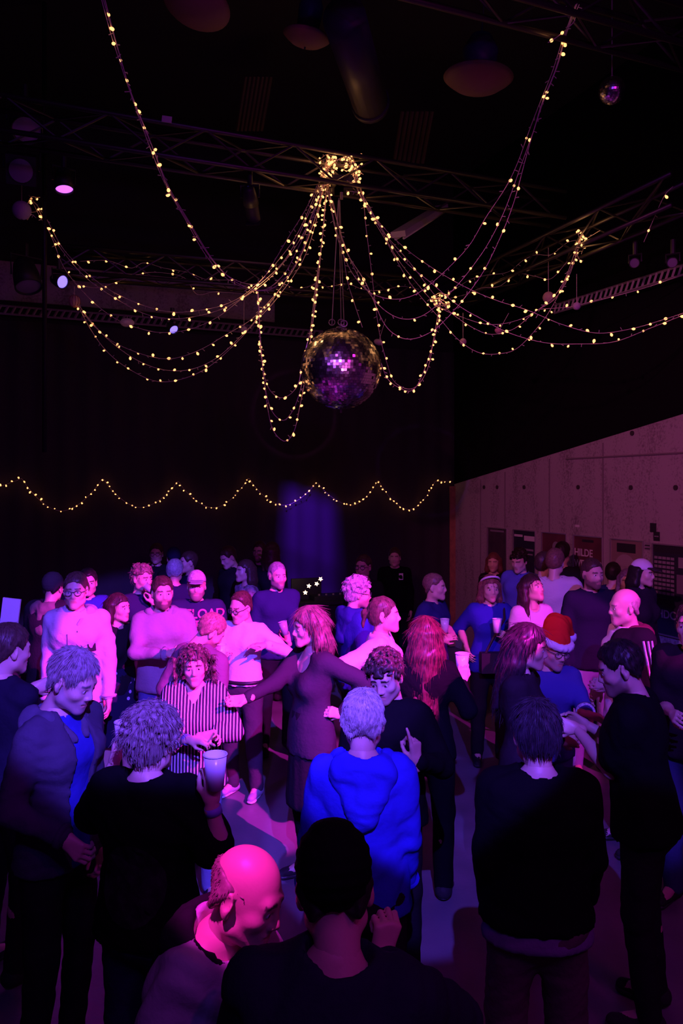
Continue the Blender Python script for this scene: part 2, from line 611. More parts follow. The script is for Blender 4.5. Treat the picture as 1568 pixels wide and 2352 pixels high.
# ------------------------------------------------------------------ mirror balls
def mirror_ball(c, R, label, rows, cables):
    root = empty('mirror_ball', c)
    tag(root, label, 'mirror ball')
    m_t = mat('mirror_tile', (.86, .86, .88), .20, metal=1.0)
    m_c = mat('ball_core', (.05, .045, .05), .6)
    me = MB().lathe([(.001, R * .985)] + [(R * .985 * math.sin(math.pi * i / 24), R * .985 * math.cos(math.pi * i / 24)) for i in range(1, 24)] + [(.001, -R * .985)], n=48)
    me.build('core', m_c, root, smooth=True)
    vs, fs = [], []
    rr = random.Random(3)
    for i in range(rows):
        th = math.pi * (i + .5) / rows
        nn = max(4, int(2 * rows * math.sin(th)))
        dth = math.pi / rows * .47
        for k in range(nn):
            ph = 2 * math.pi * k / nn
            dph = math.pi / nn * .94
            n_ = Vector((math.sin(th) * math.cos(ph), math.sin(th) * math.sin(ph), math.cos(th)))
            tu = Vector((math.cos(th) * math.cos(ph), math.cos(th) * math.sin(ph), -math.sin(th)))
            tv = Vector((-math.sin(ph), math.cos(ph), 0))
            j1, j2 = rr.gauss(0, .075), rr.gauss(0, .075)
            a_, b2 = tu * (R * dth) , tv * (R * math.sin(th) * dph)
            o = n_ * R
            b = len(vs)
            for su, sv in ((-1, -1), (1, -1), (1, 1), (-1, 1)):
                vs.append(o + a_ * su + b2 * sv + n_ * (R * .03 * (su * j1 + sv * j2)))
            fs.append((b, b + 1, b + 2, b + 3))
    t = MB().add(vs, fs).build('mirror_tiles', m_t, root)
    t['kind'] = 'stuff'
    MB().lathe([(.001, R * 1.05), (R * .12, R * 1.04), (R * .14, R * .985), (R * .10, R * .96)], n=20).build('cap', M_steel, root, smooth=True)
    MB().lathe([(.001, -R * 1.1), (R * .03, -R * 1.09), (R * .03, -R), (R * .1, -R * .99)], n=10).build('bottom_pin', M_steel, root, smooth=True)
    for a, b in cables:
        MB().path([a - Vector(c), b - Vector(c)], .0045, 5).build('cable', M_galv, root)
        ring = [(a - Vector(c)) + Vector((R * .075 * math.cos(u), 0, R * .075 * (math.sin(u) + .7))) for u in np.linspace(0, 2 * math.pi, 13)[:-1]]
        MB().path(ring, .006, 5, closed=True).build('shackle', M_galv, root)
    return root


BALL = P(783, 847, hubZ)
BR = 92.5 / F * hubZ
mirror_ball(BALL, BR, 'big mirror ball hanging under the fairy lights', 46,
            [(P(783, 745, hubZ), P(778, 455, hubZ)), (P(762, 745, hubZ + .1), P(777, 460, hubZ)), (P(790, 748, hubZ - .1), P(780, 460, hubZ))])
SB = P(1405, 208, 6.2)
mirror_ball(SB, 30 / F * 6.2, 'small mirror ball hanging at the upper right', 18, [(SB + Vector((0, 0, 30 / F * 6.2)), SB + Vector((0, 0, 1.3)))])
# motor box and hub basket
root = empty('ball_motor', P(784, 430, hubZ)); tag(root, 'black motor box with orange bracket above the big mirror ball', 'motor')
MB().box((0, 0, .02), (.22, .2, .13)).build('box', M_blackmetal, root)
MB().add([(-.07, -.1, -.045), (.02, -.1, -.045), (0, -.1, .04), (-.07, .1, -.045), (.02, .1, -.045), (0, .1, .04)], [(0, 1, 2), (5, 4, 3), (0, 3, 4, 1), (1, 4, 5, 2), (2, 5, 3, 0)]).build('bracket', mat('bracket_tan', (.6, .35, .18), .6), root)
MB().tube((0, 0, -.05), (0, 0, -.12), .015, n=8).build('spindle', M_galv, root)

# paper lanterns
def lantern(px, py, Z, rp, label, squash=1., ribs=0, rgb=(.7, .62, .62), rot=(0, 0, 0), string=.5):
    c = P(px, py, Z)
    r = rp / F * Z
    root = empty('paper_lantern', c, rot)
    tag(root, label, 'lantern', 'hanging lanterns')
    prof = [(r * .12, r * squash)] + [(r * math.sin(math.pi * i / 14), r * squash * math.cos(math.pi * i / 14)) for i in range(1, 14)] + [(r * .12, -r * squash)]
    MB().lathe(prof, n=28).build('shade', mat('lantern_%s' % label[:12], rgb, .7, bump=.5, bscale=90), root, smooth=True)
    for i in range(ribs):
        an = math.pi * 2 * i / ribs
        pts = [(1.02 * r * math.sin(u) * math.cos(an), 1.02 * r * math.sin(u) * math.sin(an), 1.02 * r * squash * math.cos(u)) for u in np.linspace(.15, math.pi - .15, 9)]
        MB().path(pts, r * .06, 4).build('rib', mat('lantern_rib', (.30, .10, .10), .7), root)
    MB().tube((0, 0, r * squash), (0, 0, r * squash + string), .003, n=4).build('string', M_wire, root)
    return root


lantern(50, 483, 7.6, 21, 'glittery ball lantern hanging at the left edge', rgb=(.62, .55, .6), string=.28)
lantern(171, 692, 8.5, 13, 'striped lantern where the lower left light strings start', 1.05, 12, (.75, .5, .4), string=.1)
lantern(292, 741, 8.6, 16, 'pale oval lantern on the left light string', .62, 0, (.75, .68, .72), string=.02)
lantern(560, 757, 9.0, 8, 'tiny pale lantern by the cable tray', 1, 0, (.7, .6, .65), string=.3)
lantern(869, 786, 9.0, 11, 'small tilted oval lantern right of the big mirror ball', .6, 0, (.7, .5, .6), (0, .3, 0), .25)
lantern(1259, 683, 8.8, 13, 'round lantern under the right truss', 1, 0, (.6, .42, .38), string=.5)
lantern(1145, 761, 8.6, 10, 'small oval lantern with a red tint on the right strings', .6, 0, (.65, .3, .38), (0, .5, 0), .2)
lantern(1063, 785, 9.2, 8, 'tiny round lantern low on the right strings', 1, 0, (.6, .4, .45), string=.3)
lantern(1324, 703, 8.3, 9, 'tiny violet lantern beside the side wall tray', 1, 0, (.5, .35, .6), string=.3)


# ------------------------------------------------------------------ fairy lights
bulb_me = None


def bulb_mesh():
    global bulb_me
    if bulb_me is None:
        m = MB()
        r = .0122
        m.lathe([(.0008, r * 1.5), (r * .62, r * 1.25), (r, r * .5), (r * .95, -r * .2), (r * .55, -r * .9), (r * .25, -r * 1.3)], n=8)
        bulb_me = m.mesh('bulb', True)
        bulb_me.materials.append(M_bulb)
    return bulb_me


def spline(pts, n):
    """centripetal-ish Catmull-Rom resampled to n points"""
    p = np.array([tuple(v) for v in pts], dtype=float)
    p = np.vstack([2 * p[0] - p[1], p, 2 * p[-1] - p[-2]])
    out = []
    for i in range(1, len(p) - 2):
        for u in np.linspace(0, 1, 12, endpoint=False):
            a, b, c, d = p[i - 1], p[i], p[i + 1], p[i + 2]
            out.append(.5 * ((2 * b) + (-a + c) * u + (2 * a - 5 * b + 4 * c - d) * u ** 2 + (-a + 3 * b - 3 * c + d) * u ** 3))
    out.append(p[-2])
    o = np.array(out)
    s = np.concatenate([[0], np.cumsum(np.linalg.norm(np.diff(o, axis=0), axis=1))])
    q = np.linspace(0, s[-1], n)
    return np.stack([np.interp(q, s, o[:, k]) for k in range(3)], 1), s[-1]


def light_string(pts3, label, lit=.145, ph=0., wire=.0032, scale=1., every=2, group='fairy light strings'):
    pts, L = spline(pts3, max(8, int(24 * len(pts3) / 3)))
    root = empty('fairy_light_string', pts[0])
    tag(root, label, 'light string', group)
    o0 = Vector(pts[0])
    MB().path([Vector(p) - o0 for p in pts], wire, 4).build('wire', M_wire, root)
    s = np.concatenate([[0], np.cumsum(np.linalg.norm(np.diff(pts, axis=0), axis=1))])
    off = MB()
    lit = lit * 1.2 if every > 1 else lit
    pos = lit * (.3 + ph)
    me = bulb_mesh()
    k = 0
    st = lit / every
    while pos < s[-1]:
        p = Vector([np.interp(pos, s, pts[:, a]) for a in range(3)]) - o0
        d = Vector((RND.gauss(0, 1), RND.gauss(0, 1), RND.gauss(-.35, .8))).normalized()
        q = d.to_track_quat('Z', 'Y')
        ln = RND.uniform(.016, .026) * scale
        if k % every == 0:
            b = obj('bulb', me, None, root, p + d * ln, q.to_euler())
            f = scale * RND.uniform(.72, 1.18)
            b.scale = (f, f, f)
            off.tube(p, p + d * ln, .003, .003, 4)
        else:
            off.tube(p, p + d * (ln + .012), .0032, .004, 4)
        k += 1
        pos += st * RND.uniform(.75, 1.25)
    if off.v:
        x = off.build('unlit_bulbs', M_bulb_off, root)
        x['kind'] = 'stuff'
    return root


def px_string(pp, Z0, Z1, label, Zmid=None, jit=0., **k):
    n = len(pp)
    out = []
    # arc-length proportional depth
    d = [0]
    for a, b in zip(pp, pp[1:]):
        d.append(d[-1] + math.hypot(b[0] - a[0], b[1] - a[1]))
    for (x, y), s in zip(pp, d):
        u = s / d[-1]
        Z = Z0 + (Z1 - Z0) * u
        if Zmid is not None:
            Z += (Zmid - (Z0 + Z1) / 2) * 4 * u * (1 - u)
        out.append(P(x + RND.uniform(-jit, jit), y + RND.uniform(-jit, jit), Z))
    return light_string(out, label, **k)


HZ = hubZ
# bundle from the hub to the top left
px_string([(234, -12), (262, 85), (300, 210), (347, 330), (384, 428), (431, 508), (482, 590), (530, 638), (590, 652), (622, 612), (662, 545), (702, 480), (733, 415), (752, 362)], 5.0, HZ, 'fairy light string from the hub to the top left, inner strand', lit=.29, every=4)
px_string([(230, -12), (258, 90), (302, 222), (343, 335), (380, 425), (426, 505), (474, 588), (528, 645), (598, 668), (650, 632), (684, 570), (716, 498), (738, 432), (757, 366)], 5.0, HZ, 'fairy light string from the hub to the top left, middle strand', lit=.29, ph=.3, every=4)
px_string([(238, -12), (266, 95), (305, 226), (350, 338), (388, 430), (438, 515), (490, 598), (545, 650), (612, 667), (664, 628), (700, 558), (728, 470), (745, 420), (765, 355)], 5.0, HZ, 'fairy light string from the hub to the top left, outer strand', lit=.29, ph=.6, every=4)
# strings to the far left
px_string([(66, 448), (105, 500), (150, 578), (225, 648), (300, 690), (380, 715), (450, 714), (520, 698), (572, 668), (622, 618), (682, 538), (732, 425), (748, 380)], 8.0, HZ, 'upper fairy light string to the glitter ball', lit=.16)
px_string([(70, 455), (100, 512), (150, 585), (200, 640), (260, 682), (330, 720), (400, 732), (470, 722), (530, 700), (600, 650), (660, 588), (710, 488), (742, 410)], 8.0, HZ, 'second fairy light string to the glitter ball', lit=.17, ph=.4)
px_string([(88, 480), (120, 548), (150, 620), (210, 690), (270, 735), (330, 757), (380, 764), (440, 755), (500, 728), (550, 690), (620, 638), (690, 548), (735, 440), (750, 370)], 8.0, HZ, 'fairy light string carrying the oval lantern', lit=.18, ph=.2)
px_string([(168, 672), (200, 730), (245, 775), (290, 800), (350, 820), (400, 823), (460, 803), (520, 768), (575, 735), (620, 690), (660, 640), (700, 568), (738, 452), (752, 375)], 8.5, HZ, 'upper of three strings drooping from the striped lantern', lit=.15)
px_string([(175, 695), (215, 745), (260, 790), (320, 830), (380, 850), (440, 848), (500, 820), (560, 765), (600, 720), (640, 668), (690, 588), (733, 470), (742, 400)], 8.5, HZ, 'middle of three strings drooping from the striped lantern', lit=.15, ph=.5)
px_string([(172, 688), (210, 760), (250, 812), (300, 850), (360, 876), (420, 870), (480, 842), (540, 790), (590, 735), (640, 680), (700, 588), (737, 462), (748, 390)], 8.5, HZ, 'lowest of three strings drooping from the striped lantern', lit=.15, ph=.25)
# loops hanging left of the ball
px_string([(590, 665), (594, 720), (597, 790), (604, 850), (617, 892), (641, 913), (666, 906), (686, 878), (694, 830), (712, 760), (724, 660), (738, 560), (746, 470), (752, 400)], HZ - .05, HZ, 'shortest loop of lights hanging left of the big mirror ball', lit=.10)
px_string([(593, 670), (596, 740), (600, 820), (609, 890), (623, 942), (649, 966), (671, 945), (686, 908), (697, 862), (714, 770), (727, 650), (741, 540), (750, 440)], HZ - .05, HZ + .12, 'middle loop of lights hanging left of the big mirror ball', lit=.11, ph=.4)
px_string([(592, 672), (597, 760), (605, 860), (615, 940), (628, 990), (655, 1014), (676, 988), (689, 930), (699, 878), (716, 758), (731, 640), (744, 500), (754, 420)], HZ - .05, HZ + .18, 'longest loop of lights hanging left of the big mirror ball', lit=.12, ph=.2)
px_string([(832, 752), (812, 692), (797, 642), (786, 572), (770, 520), (757, 450), (752, 380)], HZ, HZ, 'short string from the hub to the right top of the big mirror ball', lit=.17)
# bundle to the top right
px_string([(752, 440), (770, 528), (790, 588), (812, 632), (850, 672), (900, 687), (945, 680), (985, 655), (1040, 605), (1080, 560), (1115, 500), (1160, 432), (1188, 375), (1215, 300), (1238, 240), (1268, 165), (1292, 90), (1322, 10)], HZ, 5.75, 'fairy light string from the hub to the top right, inner strand', lit=.29, every=4)
px_string([(758, 450), (778, 522), (800, 585), (826, 640), (862, 692), (897, 722), (932, 733), (970, 725), (1010, 695), (1050, 655), (1090, 605), (1125, 552), (1160, 480), (1198, 375), (1225, 300), (1243, 240), (1275, 160), (1298, 80), (1325, 8)], HZ, 5.75, 'fairy light string from the hub to the top right, middle strand', lit=.29, ph=.3, every=4)
px_string([(764, 460), (792, 570), (840, 650), (880, 740), (915, 773), (950, 778), (990, 762), (1022, 735), (1062, 690), (1106, 630), (1142, 560), (1178, 470), (1208, 360), (1230, 285), (1248, 232), (1280, 150), (1303, 70), (1330, 10)], HZ, 5.75, 'fairy light string from the hub to the top right, outer strand', lit=.29, ph=.6, every=4)
# strings to the right
px_string([(806, 365), (822, 440), (870, 510), (930, 570), (1000, 620), (1070, 660), (1140, 690), (1210, 712), (1290, 745), (1370, 765), (1450, 755), (1520, 735), (1590, 712)], HZ, 7.4, 'upper fairy light string reaching the right edge', lit=.17)
px_string([(812, 365), (824, 440), (862, 500), (920, 590), (990, 650), (1050, 700), (1110, 735), (1170, 765), (1250, 787), (1330, 790), (1410, 785), (1490, 755), (1590, 715)], HZ, 7.4, 'lower fairy light string reaching the right edge', lit=.17, ph=.5)
px_string([(800, 362), (824, 440), (850, 492), (890, 560), (930, 632), (965, 680), (1010, 732), (1052, 780), (1100, 810), (1150, 812), (1190, 798), (1240, 745), (1270, 700), (1300, 640), (1325, 580), (1335, 538)], HZ, 8.3, 'lowest fairy light string to the right truss', lit=.16, ph=.2)
px_string([(815, 370), (830, 445), (872, 522), (940, 602), (1000, 680), (1040, 722), (1090, 755), (1130, 768), (1180, 755), (1230, 715), (1275, 685), (1310, 625), (1332, 545)], HZ, 8.3, 'middle fairy light string to the right truss', lit=.17, ph=.6)
px_string([(808, 358), (830, 440), (852, 482), (905, 582), (950, 642), (1005, 702), (1060, 728), (1120, 745), (1180, 738), (1235, 712), (1290, 655), (1330, 550)], HZ, 8.3, 'upper fairy light string to the right truss', lit=.19, ph=.35)
px_string([(818, 400), (833, 450), (840, 520), (850, 600), (862, 700), (872, 770), (885, 822), (902, 872), (925, 890), (945, 893), (965, 878), (984, 840), (996, 775), (1005, 725), (1011, 688)], HZ, 8.4, 'inner loop of lights hanging right of the big mirror ball', lit=.15)
px_string([(874, 832), (893, 874), (935, 898), (957, 886), (977, 842), (991, 800), (1004, 750), (1012, 696)], HZ, 8.4, 'outer loop of lights hanging right of the big mirror ball', lit=.085, ph=.3)
px_string([(1238, 710), (1310, 705), (1350, 695), (1420, 678), (1500, 655), (1590, 622)], 8.6, 7.8, 'fairy light string under the side wall tray', lit=.2)
px_string([(1545, 428), (1525, 450), (1502, 500), (1485, 540), (1478, 556)], 7.2, 7.6, 'short string of lights dangling at the right edge', lit=.28)
px_string([(1260, 8), (1300, 22), (1320, 45), (1285, 80), (1258, 98)], 5.75, 5.75, 'loose end of lights tied to the nearest truss', lit=.13)
# wound round the hub
def coil(px, py, Z, rx, ry, turns, label, lit=.08):
    pts = []
    for i in range(int(turns * 7)):
        u = i / 7
        a = 2 * math.pi * u
        pts.append(P(px + rx * math.cos(a) * RND.uniform(.6, 1.15), py + ry * (u / turns * 2 - 1) + RND.uniform(-9, 9), Z + .16 * math.sin(a)))
    return light_string(pts, label, lit=lit)


coil(752, 398, HZ, 17, 42, 5, 'tangle of lights wound round the left side of the hub', .12)
coil(810, 400, HZ, 18, 42, 4, 'tangle of lights wound round the right side of the hub', .12)
coil(782, 368, HZ, 34, 10, 3, 'tangle of lights over the top of the hub', .13)
coil(1012, 690, 9.2, 22, 14, 4, 'tangle of lights where the right loops are tied', .15)
coil(1332, 560, 8.3, 10, 34, 3, 'tangle of lights on the corner of the right truss', .16)
coil(75, 480, 7.9, 16, 30, 2, 'loose lights beside the glitter ball', .22)
# strings along the trusses behind
px_string([(185, 598), (250, 602), (300, 614), (335, 606), (372, 618), (430, 628), (480, 642), (540, 640)], 9.1, 9.6, 'string of lights along the left half of the back truss', lit=.2, jit=5)
px_string([(175, 655), (215, 662), (262, 646), (310, 632), (360, 625), (420, 640), (450, 672), (490, 668), (550, 672)], 9.1, 9.6, 'slack string of lights under the left half of the back truss', lit=.3, jit=4)
px_string([(640, 645), (680, 660), (720, 656), (760, 662), (800, 655), (840, 664), (880, 662), (925, 660), (965, 668)], 9.8, 10.4, 'string of lights along the right half of the back truss', lit=.11, jit=5)
px_string([(1040, 668), (1080, 640), (1120, 630), (1160, 622), (1200, 600), (1235, 590), (1265, 580), (1300, 560), (1340, 545), (1378, 525)], 10.2, 8.2, 'string of lights along the side truss', lit=.2, jit=6)
px_string([(1030, 690), (1075, 672), (1110, 660), (1145, 655), (1190, 630), (1230, 632), (1270, 640), (1305, 600)], 10.2, 8.5, 'slack string of lights below the side truss', lit=.25, jit=6)

# scalloped string along the back curtain
pk = [(-40, 1132), (50, 1100), (140, 1173), (234, 1100), (320, 1165), (405, 1106), (485, 1166), (565, 1099), (645, 1160), (720, 1108), (800, 1160), (860, 1104), (930, 1170), (990, 1106), (1035, 1105)]
pp = []
for i in range(len(pk) - 1):
    (xa, ya), (xb, yb) = pk[i], pk[i + 1]
    for u in np.linspace(0, 1, 8, endpoint=False):
        if i == 0 or i == len(pk) - 2:
            v = u
        else:
            down = yb > ya
            v = 1 - (1 - u) ** 1.8 if down else u ** 1.8
        s_, z_ = on_back(xa + (xb - xa) * u, ya + (yb - ya) * v)
        pp.append(B(s_, z_, .13))
light_string(pp, 'scalloped string of small lights along the black curtain', lit=.078, every=1, scale=.85, wire=.0018)
# warm glow given off by the hub tangle and by the strings round the ball
for loc, e_ in ((P(780, 415, HZ - .02), 9.), (P(600, 655, HZ), 2.5), (P(1010, 690, 9.0), 2.), (P(1335, 545, 8.2), 1.6)):
    l = bpy.data.lights.new('fairy_glow', 'POINT'); l.color = WARM; l.energy = e_; l.shadow_soft_size = .12
    o = bpy.data.objects.new('fairy_glow', l); COL.objects.link(o); o.location = loc

# ------------------------------------------------------------------ figures: signed-distance modelling
BIG = .2


class Field:
    def __init__(s, lo, hi, res):
        s.lo = np.array(lo, dtype=np.float32)
        s.res = res
        n = np.maximum(np.ceil((np.array(hi) - s.lo) / res).astype(int) + 1, 4)
        s.n = n
        s.g = [s.lo[k] + np.arange(n[k], dtype=np.float32) * res for k in range(3)]
        s.d = np.full(tuple(n), BIG, dtype=np.float32)

    def sl(s, lo, hi):
        o = []
        for k in range(3):
            a = int(max(0, math.floor((lo[k] - s.lo[k]) / s.res)))
            b = int(min(s.n[k], math.ceil((hi[k] - s.lo[k]) / s.res) + 1))
            if b <= a:
                return None
            o.append(slice(a, b))
        return tuple(o)

    def grid(s, sl):
        return (s.g[0][sl[0]][:, None, None], s.g[1][sl[1]][None, :, None], s.g[2][sl[2]][None, None, :])

    def op(s, sl, v, k, mode):
        a = s.d[sl]
        if mode == 'add':
            if k > 0:
                h = np.maximum(k - np.abs(a - v), 0) / k
                s.d[sl] = np.minimum(a, v) - h * h * k * .25
            else:
                s.d[sl] = np.minimum(a, v)
        elif mode == 'sub':
            v = -v
            if k > 0:
                h = np.maximum(k - np.abs(a - v), 0) / k
                s.d[sl] = np.maximum(a, v) + h * h * k * .25
            else:
                s.d[sl] = np.maximum(a, v)

    def cone(s, p0, p1, r0, r1, k=.03, flat=None, mode='add'):
        """tapered capsule; flat = (unit axis, factor) squeezes the section along that axis"""
        p0, p1 = np.array(p0, dtype=np.float32), np.array(p1, dtype=np.float32)
        m = max(r0, r1) + k + .03
        sl = s.sl(np.minimum(p0, p1) - m, np.maximum(p0, p1) + m)
        if sl is None:
            return s
        X, Y, Z = s.grid(sl)
        b = p1 - p0
        l2 = float(b @ b) + 1e-9
        x, y, z = X - p0[0], Y - p0[1], Z - p0[2]
        t = np.clip((x * b[0] + y * b[1] + z * b[2]) / l2, 0, 1)
        qx, qy, qz = x - t * b[0], y - t * b[1], z - t * b[2]
        r = r0 + (r1 - r0) * t
        d2 = qx * qx + qy * qy + qz * qz
        if flat is not None:
            ax, fc = flat
            c = qx * ax[0] + qy * ax[1] + qz * ax[2]
            d2 = d2 + c * c * (1 / (fc * fc) - 1)
        s.op(sl, np.sqrt(d2) - r, k, mode)
        return s

    def ell(s, c, rad, R=None, k=.02, mode='add'):
        c = np.array(c, dtype=np.float32)
        m = max(rad) + k + .02
        sl = s.sl(c - m, c + m)
        if sl is None:
            return s
        X, Y, Z = s.grid(sl)
        x, y, z = X - c[0], Y - c[1], Z - c[2]
        if R is not None:
            R = np.array(R)
            x, y, z = (R[0, 0] * x + R[1, 0] * y + R[2, 0] * z, R[0, 1] * x + R[1, 1] * y + R[2, 1] * z, R[0, 2] * x + R[1, 2] * y + R[2, 2] * z)
        k0 = np.sqrt((x / rad[0]) ** 2 + (y / rad[1]) ** 2 + (z / rad[2]) ** 2)
        k1 = np.sqrt((x / rad[0] ** 2) ** 2 + (y / rad[1] ** 2) ** 2 + (z / rad[2] ** 2) ** 2)
        s.op(sl, k0 * (k0 - 1) / np.maximum(k1, 1e-6), k, mode)
        return s

    def full(s):
        return (slice(0, s.n[0]), slice(0, s.n[1]), slice(0, s.n[2]))

    def folds(s, amp, seed, freq=22., stretch=(1, 1, 1)):
        r = np.random.RandomState(seed)
        X, Y, Z = s.grid(s.full())
        X, Y, Z = X * stretch[0], Y * stretch[1], Z * stretch[2]
        n = 0
        for i in range(4):
            v = r.normal(size=3)
            v = v / np.linalg.norm(v) * freq * (.7 + .55 * i)
            u = r.normal(size=3) * freq * .45
            ph = r.uniform(0, 6.28, 2)
            n = n + np.sin(v[0] * X + v[1] * Y + v[2] * Z + ph[0] + 1.6 * np.sin(u[0] * X + u[1] * Y + u[2] * Z + ph[1])) / (1 + .6 * i)
        v = r.normal(size=3) * freq * .8
        w_ = np.abs(np.sin(v[0] * X + v[1] * Y + v[2] * Z * 1.6 + n * .9))
        s.d += (amp * .5) * n.astype(np.float32) - (amp * 1.1) * (w_ - .6).astype(np.float32)
        return s

    def mesh(s):
        return surfnet(s.d, s.lo, s.res)


def surfnet(d, lo, res):
    ins = d < 0
    c = np.zeros(tuple(np.array(d.shape) - 1), dtype=np.int8)
    cor = [(i, j, k) for i in (0, 1) for j in (0, 1) for k in (0, 1)]
    sh = d.shape

    def v(a, o):
        return a[o[0]:sh[0] - 1 + o[0], o[1]:sh[1] - 1 + o[1], o[2]:sh[2] - 1 + o[2]]
    for o in cor:
        c += v(ins, o)
    act = (c > 0) & (c < 8)
    I = np.argwhere(act)
    if len(I) == 0:
        return np.zeros((0, 3), np.float32), np.zeros((0, 4), np.int32)
    idx = np.full(act.shape, -1, dtype=np.int32)
    idx[act] = np.arange(len(I))
    val = {o: d[I[:, 0] + o[0], I[:, 1] + o[1], I[:, 2] + o[2]] for o in cor}
    acc = np.zeros((len(I), 3), dtype=np.float32)
    cnt = np.zeros(len(I), dtype=np.float32)
    for o in cor:
        for ax in range(3):
            if o[ax] == 0:
                p = list(o); p[ax] = 1; p = tuple(p)
                a, b = val[o], val[p]
                m = (a < 0) != (b < 0)
                t = np.where(m, a / np.where(m, a - b, 1), 0)
                q = np.tile(np.array(o, dtype=np.float32), (len(I), 1))
                q[:, ax] += t
                acc[m] += q[m]
                cnt[m] += 1
    V = (I + acc / cnt[:, None]) * res + lo
    fs = []
    for ax in range(3):
        o1, o2 = [(1, 2), (2, 0), (0, 1)][ax]
        s0 = [slice(1, -1)] * 3; s1 = [slice(1, -1)] * 3
        s0[ax] = slice(0, -1); s1[ax] = slice(1, None)
        A, Bq = ins[tuple(s0)], ins[tuple(s1)]
        E = np.argwhere(A != Bq)
        if len(E) == 0:
            continue
        flip = A[E[:, 0], E[:, 1], E[:, 2]]
        E = E.copy()
        for k in range(3):
            if k != ax:
                E[:, k] += 1
        q = []
        for a, b in ((-1, -1), (0, -1), (0, 0), (-1, 0)):
            e = E.copy(); e[:, o1] += a; e[:, o2] += b
            q.append(idx[e[:, 0], e[:, 1], e[:, 2]])
        q = np.stack(q, 1)
        q[~flip] = q[~flip][:, ::-1]
        fs.append(q)
    return V.astype(np.float32), np.concatenate(fs).astype(np.int32)


def joinm(parts):
    V, Fq, T = [], [], []
    n = 0
    for v, f, t in parts:
        if len(v) == 0:
            continue
        V.append(v); Fq.append(f + n); T.append(np.broadcast_to(np.asarray(t, dtype=np.float32), (len(v), 3))); n += len(v)
    return np.concatenate(V), np.concatenate(Fq), np.concatenate(T)


def rot3(yaw=0, pitch=0, roll=0):
    """head turn: yaw to the figure's own left (+), pitch down (+), roll"""
    return (Matrix.Rotation(math.radians(yaw), 3, 'Z') @ Matrix.Rotation(math.radians(pitch), 3, 'X') @ Matrix.Rotation(math.radians(roll), 3, 'Y'))


def nv(v):
    return np.array(tuple(v), dtype=np.float32)


M_skin = mat('skin', (.7, .45, .35), .42, kind='tint', bump=.06, bscale=120)
M_eye = mat('eye_white', (.75, .72, .70), .15)
M_iris = mat('iris_dark', (.05, .035, .03), .1)
M_frame = mat('glasses_frame', (.03, .03, .035), .3)
M_lens = mat('glasses_lens', (.9, .9, .92), .05, alpha=.10, spec=.6)
M_sole = mat('white_sole', (.7, .7, .7), .5)
SKIN = (.66, .43, .33)


def fabric(rgb, kind=None, rgb2=None, scale=10., rough=.85):
    key = 'fabric_%02x%02x%02x%s%s' % (*(int(c * 255) for c in rgb), kind or '', '%d' % scale if kind else '')
    return mat(key, rgb, rough, kind=kind, rgb2=rgb2, scale=scale, bump=.35, bscale=45, spec=.06)


def hairmat(rgb):
    key = 'hair_%02x%02x%02x' % tuple(int(c * 255) for c in rgb)
    return mat(key, rgb, .42, kind='noise', rgb2=tuple(min(1, c * 1.7) for c in rgb), scale=55, spec=.3)


